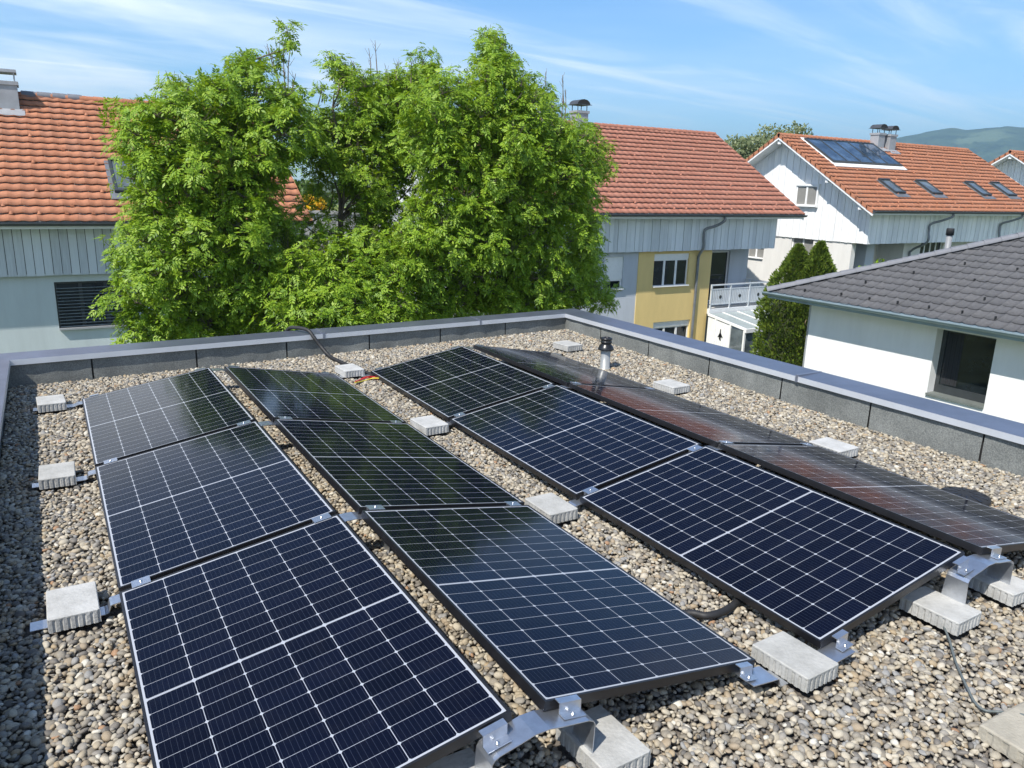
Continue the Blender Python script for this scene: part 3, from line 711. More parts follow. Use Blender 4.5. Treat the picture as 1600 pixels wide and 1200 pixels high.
cp = [at(1075, 958, z=-.07), at(1105, 962, z=-.065), at(1135, 953, z=-.065), at(1158, 934, z=-.07)]
cp = [cp[0]+np.array([-.2, .08, -.01])] + cp + [cp[-1]+np.array([.25, .12, 0])]
tag(corrugated(cp, .019).build('cable_conduit', MT['blackmat']), 'short black corrugated conduit crossing the gravel between second and third row', 'conduit')
pts = [at(u, v, z=-.075) for u, v in ((1470, 968), (1483, 1000), (1490, 1022), (1498, 1045), (1510, 1073), (1524, 1097), (1540, 1109), (1560, 1113), (1580, 1122), (1600, 1131), (1640, 1150))]
b = MB(); b.tube(smooth_path([(p[0], p[1], gz(p[0], p[1])+.014+.004*math.sin(i*2)+(.040 if i >= 9 else (.022 if i == 8 else 0))) for i, p in enumerate(pts)], 8), .0052, 8)
tag(b.build('grey_cable', MT['cable']), 'thin grey cable lying loose on the gravel in the near right corner', 'cable')
b = MB()
for off, mt in ((0, 0), (.012, 0), (.03, 1)):
    pp = [at(u, v+off*100, z=-.03) for u, v in ((556, 596), (572, 590), (585, 588), (598, 591), (612, 596), (625, 604))]
    b.tube(smooth_path([(p[0], p[1]+off, gz(p[0], p[1])+.016+.012*math.sin(i*1.7+off*90)) for i, p in enumerate(pp)], 8), .0062, 6, mt)
tag(b.build('loose_wires', [MT['red'], MT['yellow']]), 'loose red and yellow wires on the gravel beside the far aisle block', 'wires')
P0 = at(1537, 1150, z=-.045)
b = block_mesh(0.5, 0.5, 0.06); sb = b.build('concrete_slab', MT['slab']); sb.rotation_euler = (0, 0, R_(-2)); sb.location = (P0[0]+.285, P0[1]-.215, gz(2.8, -6.2)-.010)
tag(sb, 'square brown weathered concrete slab in the near right corner of the roof', 'slab'); HOLES.append((sb.location.x, sb.location.y, .25, .25))

# ------------------------------------------------------------------ gravel: tens of thousands of pebbles, one object
def gravel():
    pc = bpy.data.collections.new('pebble_shapes')
    for k in range(14):
        bm = __import__('bmesh').new(); __import__('bmesh').ops.create_icosphere(bm, subdivisions=2, radius=0.5)
        rg = np.random.default_rng(k+50); ax = np.array([1.0, rg.uniform(.62, .9), rg.uniform(.40, .66)])
        dirs = rg.normal(size=(7, 3)); dirs /= np.linalg.norm(dirs, axis=1)[:, None]; amp = rg.uniform(-.42, .16, 7)
        for v in bm.verts:
            n = np.array(v.co)/0.5; f = 1+sum(a*max(0, float(n@d))**2 for a, d in zip(amp, dirs))
            q = n*f*ax*0.5; v.co = Vector(q)
        me = bpy.data.meshes.new('pebble'); bm.to_mesh(me); bm.free()
        me.polygons.foreach_set('use_smooth', [True]*len(me.polygons)); me.materials.append(MT['pebble'])
        pc.objects.link(bpy.data.objects.new('pebble', me))
    pts = []; rot = []; scl = []
    def layer(step, s0, s1, dz, y_lo):
        n = 0
        xs = np.arange(XL-.02, XR+.05, step); ys = np.arange(y_lo, 1.28, step)
        X, Y = np.meshgrid(xs, ys); X = X.ravel()+RNG.uniform(-.5, .5, X.size)*step; Y = Y.ravel()+RNG.uniform(-.5, .5, Y.size)*step
        keep = (Y < 0.93+(X+.54)*.043+.03)
        for hx, hy, ax_, ay_ in HOLES: keep &= ~((abs(X-hx) < ax_) & (abs(Y-hy) < ay_))
        X, Y = X[keep], Y[keep]
        for x, y in zip(X, Y):
            s = s0 + (s1-s0)*random.random()**1.9
            pts.append((x, y, gz(x, y) + dz + random.uniform(-.006, .005) - s*.12)); scl.append(s)
            rot.append((random.gauss(0, .28), random.gauss(0, .28), random.uniform(0, 6.28)))
    layer(.0240, .022, .052, -.004, -6.9)
    layer(.0290, .020, .040, -.017, -6.9)
    layer(.1000, .034, .064, .002, -6.9)
    me = bpy.data.meshes.new('gravel'); me.from_pydata(pts, [], [])
    a = me.attributes.new('rot', 'FLOAT_VECTOR', 'POINT'); a.data.foreach_set('vector', np.array(rot, dtype=np.float32).ravel())
    a = me.attributes.new('scl', 'FLOAT', 'POINT'); a.data.foreach_set('value', np.array(scl, dtype=np.float32))
    o = bpy.data.objects.new('gravel', me); col.objects.link(o); tag(o, kind='stuff')
    ng = bpy.data.node_groups.new('scatter_pebbles', 'GeometryNodeTree')
    ng.interface.new_socket('Geometry', in_out='INPUT', socket_type='NodeSocketGeometry'); ng.interface.new_socket('Geometry', in_out='OUTPUT', socket_type='NodeSocketGeometry')
    gi = ng.nodes.new('NodeGroupInput'); go = ng.nodes.new('NodeGroupOutput'); iop = ng.nodes.new('GeometryNodeInstanceOnPoints')
    ci = ng.nodes.new('GeometryNodeCollectionInfo'); ci.inputs['Collection'].default_value = pc; ci.inputs['Separate Children'].default_value = True; ci.inputs['Reset Children'].default_value = True
    nr = ng.nodes.new('GeometryNodeInputNamedAttribute'); nr.data_type = 'FLOAT_VECTOR'; nr.inputs['Name'].default_value = 'rot'
    ns = ng.nodes.new('GeometryNodeInputNamedAttribute'); ns.data_type = 'FLOAT'; ns.inputs['Name'].default_value = 'scl'
    e2r = ng.nodes.new('FunctionNodeEulerToRotation'); rv = ng.nodes.new('FunctionNodeRandomValue'); rv.data_type = 'INT'
    mn = [s for s in rv.inputs if s.name == 'Min' and s.type == 'INT'][0]; mx = [s for s in rv.inputs if s.name == 'Max' and s.type == 'INT'][0]
    mn.default_value = 0; mx.default_value = 13
    ng.links.new(gi.outputs[0], iop.inputs['Points']); ng.links.new(ci.outputs[0], iop.inputs['Instance']); iop.inputs['Pick Instance'].default_value = True
    ng.links.new([s for s in rv.outputs if s.type == 'INT'][0], iop.inputs['Instance Index'])
    ng.links.new(nr.outputs['Attribute'], e2r.inputs[0]); ng.links.new(e2r.outputs[0], iop.inputs['Rotation'])
    ng.links.new(ns.outputs['Attribute'], iop.inputs['Scale']); ng.links.new(iop.outputs[0], go.inputs[0])
    md = o.modifiers.new('scatter', 'NODES'); md.node_group = ng
    print('pebbles', len(pts))
gravel()

# ------------------------------------------------------------------ tiles
def tile_field(mb, O, ux, us, un, width, length, cw, gauge, amp=0.022, clip=None, mi=0, shape='wave', lift=0.056):
    """interlocking tiles: O lower left corner, ux across, us up the slope, un normal; clip(s)->(u0,u1)"""
    O, ux, us, un = map(np.array, (O, ux, us, un)); nc = int(round(width/cw)); cw = width/nc; nr = int(round(length/gauge)); g_ = length/nr; K = 8
    prof = []
    for k in range(K+1):
        t = k/K
        if shape == 'wave': h = 0.5+0.5*math.cos(2*math.pi*t)
        else: h = math.exp(-(min(t, 1-t)/.14)**2) + 0.10*max(0, -math.cos(2*math.pi*t))
        prof.append((t, amp*h))
    for j in range(nr):
        s0, s1 = j*g_, (j+1)*g_+0.02
        for i in range(nc):
            jx = random.uniform(-.002, .002); jz = random.uniform(-.003, .004); V = []; ok = True
            if clip:
                a, c = clip((s0+s1)/2)
                if (i+1)*cw < a-.15 or i*cw > c+.15: continue
            for s, lf, dn in ((s0+.012, lift, -.020), (s0, lift, 0), (s1, 0.008, 0)):
                for t, h in prof:
                    u = (i+t)*cw + jx
                    if clip: a, c = clip(s); u = min(max(u, a), c)
                    V.append(O + ux*u + us*s + un*(h + lf + jz + dn))
            n = K+1
            F = [(r*n+k, r*n+k+1, (r+1)*n+k+1, (r+1)*n+k) for r in range(2) for k in range(K)]
            mb.add(V, F, mi, True)
def fix_lip(o):   # the front lip stays crisp
    me = o.data
    me.polygons.foreach_set('use_smooth', [p.index % 16 >= 8 for p in me.polygons])

def window(parent, cen, wd, ht, axis, cols, frame_mat, depth=.10, sill=True, shutter=0.0, glass='glass', rec=0.12, blinds=False, curtain=False):
    """window in a wall; axis 'y': faces -y; axis 'x': faces -x. cen = centre of the opening on the wall face"""
    def T(a, d, z): return (cen[0]+a, cen[1]+d, cen[2]+z) if axis == 'y' else (cen[0]+d, cen[1]-a, cen[2]+z)
    def bx(m, a0, a1, d0, d1, z0, z1): m.box(T(a0, d0, z0), T(a1, d1, z1))
    f = MB(); hw, hh = wd/2, ht/2; ft = .055; top = hh - shutter; R = rec
    if R <= 0:      # set in boarding: casing boards stand proud of the wall
        for a0, a1, z0, z1 in ((-hw-.07, -hw, -hh-.07, hh+.09), (hw, hw+.07, -hh-.07, hh+.09), (-hw, hw, hh, hh+.09), (-hw, hw, -hh-.07, -hh)): bx(f, a0, a1, R-.085, R+.05, z0, z1)
    for a0, a1, z0, z1 in ((-hw, -hw+ft, -hh, top), (hw-ft, hw, -hh, top), (-hw+ft, hw-ft, top-ft, top), (-hw+ft, hw-ft, -hh, -hh+ft)): bx(f, a0, a1, R-.03, R+.03, z0, z1)
    for k in range(1, cols):
        a = -hw + wd*k/cols; bx(f, a-.045, a+.045, R-.032, R+.028, -hh+ft, top-ft)
    wn = f.build('window', frame_mat, parent)
    gl = MB(); bx(gl, -hw+.02, hw-.02, R-.002, R+.004, -hh+.02, top-.02); gl.build('pane', MT[glass], wn)
    if curtain:
        cu = MB()
        for k in range(cols):
            a = -hw+wd*k/cols+.05; bx(cu, a, a+wd/cols*(.86 if curtain is True else curtain), R-.0075, R-.0035, -hh+ft, top-ft)
        cu.build('curtain', MT['curtain'], wn)
    if shutter > 0:
        s = MB(); bx(s, -hw, hw, R-.06, R+.03, top, hh); s.build('shutter_box', MT['whitewood'], wn)
    if sill:
        s = MB(); bx(s, -hw-(.06 if R <= 0 else .0), hw+(.06 if R <= 0 else .0), -.09 if R > 0 else R-.13, R-.031, -hh-.045 if R <= 0 else -hh+.001, -hh+.045); s.build('sill', MT['whitewood'] if frame_mat != MT['darkframe'] else MT['zincpale'], wn)
    if blinds:
        s = MB(); n = int((ht-.1)/.085)
        for k in range(n):
            z = -hh+.07+k*.085
            s.hexa([T(-hw+.03, R-.10, z), T(hw-.03, R-.10, z), T(hw-.03, R-.045, z+.006), T(-hw+.03, R-.045, z+.006), T(-hw+.03, R-.10, z+.012), T(hw-.03, R-.10, z+.012), T(hw-.03, R-.045, z+.018), T(-hw+.03, R-.045, z+.018)])
        s.build('blind', MT['blind'], wn)
    return wn
def wall_cut(mb, axis, d0, d1, a0, a1, z0, z1, holes, mi=0):
    """wall slab with rectangular openings; holes = (a0, a1, z0, z1) along the wall"""
    As = sorted({a0, a1, *[h[0] for h in holes], *[h[1] for h in holes]})
    for p, q in zip(As[:-1], As[1:]):
        if q-p < 1e-6: continue
        cuts = sorted([(h[2], h[3]) for h in holes if h[0] < (p+q)/2 < h[1]]); z = z0
        for c0, c1 in cuts+[(z1, z1)]:
            if c0-z > 1e-6:
                if axis == 'y': mb.box((p, d0, z), (q, d1, c0), mi)
                else: mb.box((d0, p, z), (d1, q, c0), mi)
            z = c1

def boards_front(mb, x0, x1, y, z0, z1, bw=.2, th=.03):
    n = max(1, int(round((x1-x0)/bw))); bw = (x1-x0)/n
    for i in range(n):
        d = random.uniform(0, .006) + (0.012 if i % 2 else 0)
        mb.box((x0+i*bw+.007, y-d-th, z0+random.uniform(-.008, .008)), (x0+(i+1)*bw-.007, y, z1))
def boards_gable(mb, x, ya, yb, z0, ztop, bw=.2, th=.03, sgn=-1):
    n = max(1, int(round((yb-ya)/bw))); bw = (yb-ya)/n
    for i in range(n):
        d = th + random.uniform(0, .006) + (0.012 if i % 2 else 0)
        a, c = ya+i*bw+.007, ya+(i+1)*bw-.007; zz = z0+random.uniform(-.008, .008); X0 = x + sgn*d
        p = [(X0, a, zz), (x, a, zz), (x, c, zz), (X0, c, zz), (X0, a, ztop(a)), (x, a, ztop(a)), (x, c, ztop(c)), (X0, c, ztop(c))]
        mb.hexa(p)

def gable_house(name, label, cat, xl, xr, ye, ze, half, deg, go, clad_y, cb, tile, clad, wall, group, gauge=.345, wall_xr=None, zg=GROUND, back=True, ridge_dark=0):
    """terraced house with a tiled saddle roof (ridge along x), vertical boarding above, plaster below"""
    t = thing(name, label, cat, ((xl+xr)/2, ye+half, zg), group); off = -Vector(t.location)
    T = math.tan(R_(deg)); C_, S_ = math.cos(R_(deg)), math.sin(R_(deg)); SL = half/C_; yr = ye+half; zr = ze+half*T; yb = ye+2*half
    P = lambda b, n, m, par=t: (lambda o: (setattr(o, 'location', off if par is t else (0, 0, 0)), o)[1])(b.build(n, m, par))
    rf = MB(); tile_field(rf, (xl, ye, ze), (1, 0, 0), (0, C_, S_), (0, -S_, C_), xr-xl, SL, .30, gauge, .021)
    if back: tile_field(rf, (xr, yb, ze), (-1, 0, 0), (0, -C_, S_), (0, S_, C_), xr-xl, SL, .30, gauge, .021)
    for j in range(1, int(SL/gauge)):
        if j % 2 and j > 1: continue
        for i in range(int((xr-xl)/(.6 if j == 1 else 1.5))):
            u = xl+.3+(i+(.5 if (j//2) % 2 else 0))*(.6 if j == 1 else 1.5)
            if u > xr-.2: continue
            q = np.array((u, ye, ze))+np.array((0, C_, S_))*(j*SL/int(round(SL/gauge))-.02)+np.array((0, -S_, C_))*.075
            rf.add([q+np.array(d_) for d_ in ((-.05, 0, -.03), (.05, 0, -.03), (.012, .0, .05), (-.012, 0, .05), (-.05, .07, -.02), (.05, .07, -.02))], [(0, 1, 2, 3), (1, 5, 2), (0, 3, 4), (3, 2, 5, 4)])
    o = P(rf, 'roof', tile); fix_lip(o)
    roof = o
    rc = MB(); n = int((xr-xl)/.38)
    for i in range(n):
        a = xl+(xr-xl)*i/n; c = a+(xr-xl)/n
        V = []
        for x, r in ((a-.02, .115), (c, .098)):
            for k in range(9):
                q = math.pi*(k/8)*1.1-.157; V.append((x, yr-math.cos(q)*r*1.15, zr+.0+math.sin(q)*r))
        rc.add(V, [(k, k+1, 9+k+1, 9+k) for k in range(8)], 0, True); rc.add(V[:9], [tuple(range(9))], 0)
    P(rc, 'ridge_cap', tile, roof)
    # roof boarding under the tiles with white verge boards
    dk = MB(); th = .16
    for y0, y1, s in ((ye+.02, yr, 1), (yb-.02, yr, -1)):
        z0 = ze-.0+.02*T; 
        dk.hexa([(xl+.04, y0, z0-th), (xr-.04, y0, z0-th), (xr-.04, y1, zr-th), (xl+.04, y1, zr-th), (xl+.04, y0, z0-.005), (xr-.04, y0, z0-.005), (xr-.04, y1, zr-.005), (xl+.04, y1, zr-.005)])
    P(dk, 'roof_deck', MT['whitewood'])
    for x in (xl, xr-.04):
        for y0, y1 in ((ye+.02, yr), (yb-.02, yr)):
            vb = MB(); vb.hexa([(x, y0, ze-.20), (x+.035, y0, ze-.20), (x+.035, y1, zr-.20), (x, y1, zr-.20), (x, y0, ze-.085), (x+.035, y0, ze-.085), (x+.035, y1, zr-.085), (x, y1, zr-.085)])
            P(vb, 'verge_board', MT['whitewood'])
            vb = MB(); k = 19
            for i in range(k):     # verge tiles lap the edge
                f0, f1 = i/k, (i+1)/k+.01; ya, yb3 = y0+(y1-y0)*f0, y0+(y1-y0)*f1; za, zb3 = ze+(zr-ze)*f0, ze+(zr-ze)*f1; e = -.02 if x == xl else .055
                vb.hexa([(x+e, ya, za-.09), (x+e+.02, ya, za-.09), (x+e+.02, yb3, zb3-.115), (x+e, yb3, zb3-.115), (x+e, ya, za+.085), (x+e+.02, ya, za+.085), (x+e+.02, yb3, zb3+.055), (x+e, yb3, zb3+.055)])
            P(vb, 'verge_tiles', tile, roof)
    for x in (xl+.08, xr-.25):       # purlin ends
        for y, z in ((yr, zr), (ye+half*.47, ze+half*.47*T), (yb-half*.47, ze+half*.47*T), (ye+.75, ze+.75*T), (yb-.75, ze+.75*T)):
            if y == yr: pu = MB(); pu.box((x, y-.09, z-.42), (x+go+.1 if x < (xl+xr)/2 else x-go, y+.09, z-.20)); P(pu, 'purlin', MT['whitewood'])
            else: pu = MB(); pu.box((x, y-.08, z-.40), (x+go+.1 if x < (xl+xr)/2 else x-go, y+.08, z-.20)); P(pu, 'purlin', MT['whitewood'])
    x0, x1 = xl+go, xr-go; cy0, cy1 = clad_y, 2*yr-clad_y
    ztop = lambda y: (ze + (y-ye)*T - .17) if y < yr else (ze + (yb-y)*T - .17)
    # inner upper body
    ub = MB(); e = .05
    vs = [(x0+e, cy0+e, cb), (x1-e, cy0+e, cb), (x1-e, cy1-e, cb), (x0+e, cy1-e, cb), (x0+e, cy0+e, ztop(cy0+e)), (x1-e, cy0+e, ztop(cy0+e)), (x1-e, cy1-e, ztop(cy1-e)), (x0+e, cy1-e, ztop(cy1-e)), (x0+e, yr, zr-.17), (x1-e, yr, zr-.17)]
    ub.add(vs, [(0, 3, 2, 1), (0, 1, 5, 4), (2, 3, 7, 6), (1, 2, 6, 9, 5), (3, 0, 4, 8, 7), (4, 5, 9, 8), (6, 7, 8, 9)])
    P(ub, 'upper_wall', MT['darkframe'])
    cl = MB(); boards_front(cl, x0, x1, cy0+e-.002, cb-.04, ztop(cy0)); 
    boards_gable(cl, x0+e-.002, cy0, cy1, cb-.04, ztop); boards_gable(cl, x1-e+.002, cy0, cy1, cb-.04, ztop, sgn=1)
    P(cl, 'cladding', clad)
    gu = MB(); r = .075; V = []
    for x in (xl-.02, xr+.02):
        for k in range(9): q = math.pi+math.pi*k/8; V.append((x, ye-.055+r*math.cos(q), ze+.0+r*math.sin(q)))
    gu.add(V, [(k, k+1, 9+k+1, 9+k) for k in range(8)], 0, True)
    gu.add(V[:9], [tuple(range(9))]); gu.add(V[9:], [tuple(range(8, -1, -1))])
    gu.box((xl-.02, ye-.14, ze-.01), (xr+.02, ye-.118, ze+.012)); gu.box((xl-.02, ye-.0, ze-.02), (xr+.02, ye+.03, ze+.02))
    P(gu, 'gutter', MT['zinc'])
    t['_geo'] = 0; del t['_geo']
    return t, P, dict(T=T, C=C_, S=S_, yr=yr, zr=zr, x0=x0, x1=x1, ztop=ztop, yb=yb, ye=ye, ze=ze, roof=roof, deg=deg)
def on_slope(G, y): return G['ze'] + (y-G['ye'])*G['T']
def skylight(P, G, x0, x1, y0, y1, frame=None, glass='roofglass', name='skylight'):
    n = np.array((0, -G['S'], G['C'])); us = np.array((0, G['C'], G['S']))
    O = np.array((x0, y0, on_slope(G, y0))); ln = (y1-y0)/G['C']; wd = x1-x0
    q = lambda u, s, h: tuple(O + np.array((u, 0, 0)) + us*s + n*h)
    m = MB(); f = .07
    def bx(u0, u1, s0, s1, h0, h1, mm): mm.hexa([q(u0, s0, h0), q(u1, s0, h0), q(u1, s1, h0), q(u0, s1, h0), q(u0, s0, h1), q(u1, s0, h1), q(u1, s1, h1), q(u0, s1, h1)])
    bx(0, wd, 0, f*1.3, .0, .16, m); bx(0, wd, ln-f*1.3, ln, 0, .17, m); bx(0, f, f*1.3, ln-f*1.3, 0, .15, m); bx(wd-f, wd, f*1.3, ln-f*1.3, 0, .15, m)
    o = P(m, name, frame or MT['darkframe'], G['roof'])
    g_ = MB(); bx(f, wd-f, f*1.3, ln-f*1.3, .03, .12, g_); P(g_, 'skylight_glass', MT[glass], G['roof'])
    fl = MB(); bx(-.12, wd+.12, -.28, 0, .045, .075, fl); bx(-.10, 0, 0, ln, .045, .07, fl); bx(wd, wd+.10, 0, ln, .045, .07, fl); P(fl, 'flashing', MT['pipezinc'], G['roof'])
def chimney(P, G, x, y, wd, dp, ztop_, hood=True, mat=None, par=None):
    m = MB(); zb = on_slope(G, y-dp/2)-.3
    m.box((x-wd/2, y-dp/2, zb), (x+wd/2, y+dp/2, ztop_)); m.box((x-wd/2-.04, y-dp/2-.04, ztop_), (x+wd/2+.04, y+dp/2+.04, ztop_+.10))
    m.hexa([(x-wd/2-.12, y-dp/2-.30, on_slope(G, y-dp/2-.30)+.05), (x+wd/2+.12, y-dp/2-.30, on_slope(G, y-dp/2-.30)+.05), (x+wd/2+.12, y-dp/2+.02, on_slope(G, y-dp/2)+.05), (x-wd/2-.12, y-dp/2+.02, on_slope(G, y-dp/2)+.05),
            (x-wd/2-.12, y-dp/2-.30, on_slope(G, y-dp/2-.30)+.08), (x+wd/2+.12, y-dp/2-.30, on_slope(G, y-dp/2-.30)+.08), (x+wd/2+.12, y-dp/2+.02, on_slope(G, y-dp/2)+.09), (x-wd/2-.12, y-dp/2+.02, on_slope(G, y-dp/2)+.09)])
    P(m, 'chimney', mat or MT['chimney'], par or G['roof'])
    c = MB(); zt = ztop_+.10
    for sx in (-1, 1):
        for sy in (-1, 1): c.tube([(x+sx*(wd/2-.05), y+sy*(dp/2-.05), zt), (x+sx*(wd/2-.05), y+sy*(dp/2-.05), zt+.24)], .018, 6)
    if hood:       # half round sheet hood
        V = []
        for yy in (y-dp/2-.06, y+dp/2+.06):
            for k in range(9): q = math.pi*k/8; V.append((x-math.cos(q)*(wd/2+.04), yy, zt+.24+math.sin(q)*.20))
        c.add(V, [(k, k+1, 9+k+1, 9+k) for k in range(8)], 0, True)
        c.add(V[:9], [tuple(range(9))], 1)
        c.box((x-wd/2-.10, y-dp/2-.1, zt+.225), (x+wd/2+.10, y+dp/2+.1, zt+.243))
    else:
        c.box((x-wd/2-.02, y-dp/2-.02, zt+.24), (x+wd/2+.02, y+dp/2+.02, zt+.32))
    P(c, 'chimney_cap', [MT['zincpale'] if not hood else MT['zinc'], MT['dark']], par or G['roof'])
def downpipe(P, pts, r=.05, mat=None):
    m = MB(); m.tube(smooth_path(pts, 6), r, 10); P(m, 'downpipe', mat or MT['pipezinc'])

# left house ------------------------------------------------------------
t, P, G = gable_house('terraced_house', 'terraced house with orange tiled roof and grey boarding left of the ash trees', 'house',
    -9.5, 6.6, 15.45, .62, 5.6, 31.3, .8, 15.95, -.70, MT['redtile'], MT['greyboard'], MT['grey_pl'], 'terraced houses with orange tiled roofs')
wl_ = at(84, 441, y=16.12); wr_ = at(200, 510, y=16.12)
zl = at(90, 516, y=16.12)[2]; WL = [(wl_[0], 1.72, zl, wl_[2]), (3.5, 5.1, zl, wl_[2]), (wl_[0], 1.72, -4.8, -3.5)]
b = MB(); wall_cut(b, 'y', 16.12, 16.42, -8.6, 5.75, GROUND, -.68, WL); b.box((-8.6, 16.421, GROUND), (-8.3, 26, -.68)); b.box((5.45, 16.421, GROUND), (5.75, 26, -.68)); b.box((-8.299, 25.7, GROUND), (5.449, 26, -.68)); P(b, 'wall', MT['grey_pl'])
b = MB(); b.box((-8.2, 17.3, GROUND), (5.4, 17.4, -.69)); P(b, 'inner_wall', MT['dark'])
for k, (a_, c_, z0_, z1_) in enumerate(WL):
    window(t, ((a_+c_)/2-t.location.x, 16.12-t.location.y, (z0_+z1_)/2-t.location.z), c_-a_, z1_-z0_, 'y', 3 if k != 1 else 2, MT['darkframe'], blinds=(k == 0))
skylight(P, G, 1.60, 2.75, 16.55, 17.95)
chimney(P, G, -.85, 20.55, .95, .75, 4.22, hood=False)
rt = MB()
# dark replaced ridge caps beside the chimney
for i in range(4): rt.tube([(-.30+i*.40, G['yr'], G['zr']+.006), (.08+i*.40, G['yr'], G['zr']+.008)], [.132, .122], 10)
P(rt, 'dark_ridge_cap', MT['hip'], G['roof'])

# middle house ----------------------------------------------------------
t, P, G = gable_house('terraced_house', 'terraced house with orange tiled roof, yellow wall and balcony right of the ash trees', 'house',
    11.5, 27.2, 14.75, .93, 5.6, 31.5, .95, 15.30, -.42, MT['redtile_pale'], MT['blueboard'], MT['blue_pl'], 'terraced houses with orange tiled roofs', gauge=.352)
def LP(p): return (p[0]-t.location.x, p[1]-t.location.y, p[2]-t.location.z)
YW = 15.52; xy0 = at(995, 440, y=YW)[0]; xy1 = at(1108, 440, y=YW)[0]; YD = 16.65
WM = []
def open_px(u0, v0, u1, v1, y=YW):
    a = at(u0, v0, y=y); c = at(u1, v1, y=y); return (a[0], c[0], c[2], a[2])
WM = [(*open_px(945, 402, 972, 452), 1, .85), (13.1, 14.5, -2.1, -.9, 2, .2), (15.5, 16.9, -2.1, -.9, 2, .2)]
WY = [(*open_px(1023, 397, 1074, 446, YW-.025), 3, .22), (*open_px(1021, 504, 1074, 552, YW-.025), 3, .22)]
a = at(1113, 393, y=YD); c = at(1134, 470, y=YD); WD = [(a[0], c[0], -2.8, a[2], 1, 0)]
b = MB(); wall_cut(b, 'y', YW, YW+.3, 12.5, xy0, GROUND, -.425, [h[:4] for h in WM]); wall_cut(b, 'y', YD, YD+.3, xy1-.02, 26.2, GROUND, -.425, [h[:4] for h in WD])
b.box((12.5, YW+.301, GROUND), (12.8, 25.3, -.425)); b.box((25.9, YD+.301, GROUND), (26.2, 25.3, -.425)); b.box((12.801, 25.0, GROUND), (25.899, 25.3, -.425)); P(b, 'wall', MT['blue_pl'])
b = MB(); wall_cut(b, 'y', YW-.025, YW+.275, xy0+.001, xy1, GROUND, -.42, [h[:4] for h in WY]); b.box((xy1-.3, YW+.276, GROUND), (xy1, YD-.002, -.42)); P(b, 'yellow_wall', MT['yellow_pl'])
b = MB(); b.box((12.9, 17.6, GROUND), (25.8, 17.7, -.43)); P(b, 'inner_wall', MT['dark'])
for hs, y in ((WM, YW), (WY, YW-.025), (WD, YD)):
    for (a0, a1, z0, z1, cols, sh) in hs: window(t, LP(((a0+a1)/2, y, (z0+z1)/2)), a1-a0, z1-z0, 'y', cols, MT['whitewood'], shutter=sh, sill=(y != YD))
# balcony
xb0, xb1, yb_ = xy1+.03, 26.2, 15.40
zr0 = at(1108, 447, y=yb_)[2]; zs0 = -2.86
bal = MB(); bal.box((xb0-.02, yb_-.03, zs0-.20), (xb1, YD-.003, zs0)); P(bal, 'balcony_floor', MT['whitewood'])
rl = MB()
for x in (xb0+.03, xb0+(xb1-xb0)/3, xb0+2*(xb1-xb0)/3, xb1-.03): rl.box((x-.03, yb_-.03, zs0), (x+.03, yb_+.03, zr0))
rl.box((xb0, yb_-.035, zr0), (xb1, yb_+.035, zr0+.05)); rl.box((xb0, yb_-.02, zr0-.17), (xb1, yb_+.02, zr0-.13)); rl.box((xb0, yb_-.02, zs0+.16), (xb1, yb_+.02, zs0+.2))
for y in (15.9, 16.4): rl.box((xb1-.06, y-.03, zs0), (xb1, y+.03, zr0))
rl.box((xb1-.06, yb_+.036, zr0), (xb1, YD, zr0+.05))
rail = P(rl, 'balcony_railing', MT['railing'])
sl2 = MB(); n = 34
for i in range(n):
    x = xb0+.06+(xb1-xb0-.12)*i/(n-1); sl2.box((x-.034, yb_-.012, zs0+.2), (x+.034, yb_+.004, zr0-.17))
for j in range(12): sl2.box((xb1-.036, yb_+.10+j*.10, zs0+.2), (xb1-.02, yb_+.17+j*.10, zr0-.17))
P(sl2, 'balcony_slats', MT['railing'], rail)
for k in range(3):
    x = xb0+(xb1-xb0)*(k+.5)/3; o_ = MB(); o_.tube([(x, yb_-.020, (zs0+zr0)/2), (x, yb_-.013, (zs0+zr0)/2)], [.075, .075], 8); P(o_, 'rosette', MT['darkframe'], rail)
downpipe(P, [(22.55, 14.70, .86), (22.55, 14.72, .70), (22.35, 14.95, .50), (22.05, 15.17, .36), (22.03, 15.21, .1), (22.05, 15.21, -.35), (22.05, 15.42, -.7), (22.06, 15.44, -1.2), (22.06, 15.44, GROUND+.1)], .055)
chimney(P, G, 19.3, 20.15, .55, .5, 4.75)
chimney(P, G, 17.75, 20.25, .5, .5, 4.9)

# conservatory ----------------------------------------------------------
F0 = at(1165, 515, x=22.75); yf_ = max(12.6, F0[1]); zf_ = F0[2]
cs = thing('conservatory', 'white framed lean-to conservatory with sloping glass roof below the balcony', 'conservatory', (24.4, 14, GROUND))
off = -Vector(cs.location)
def PC(b, n, m, par=None): o = b.build(n, m, par or cs); o.location = off if par is None else (0, 0, 0); return o
x0, x1 = 22.78, 26.1; zb_ = -3.05; yw = 15.34
fr_ = MB()
for i in range(5):
    x = x0+(x1-x0)*i/4; fr_.hexa([(x-.035, yf_, zf_-.06), (x+.035, yf_, zf_-.06), (x+.035, yw, zb_-.06), (x-.035, yw, zb_-.06), (x-.035, yf_, zf_+.03), (x+.035, yf_, zf_+.03), (x+.035, yw, zb_+.03), (x-.035, yw, zb_+.03)])
    fr_.box((x-.04, yf_+.02, GROUND), (x+.04, yf_+.10, zf_-.062))
fr_.box((x0-.05, yf_-.06, zf_-.13), (x1+.05, yf_+.018, zf_+.02))
for y in (yf_+.8, yf_+1.6): fr_.box((x0-.04, y-.04, GROUND), (x0+.04, y+.04, zf_+(zb_-zf_)*(y-yf_)/(yw-yf_)-.07))
PC(fr_, 'frame', MT['whitewood'])
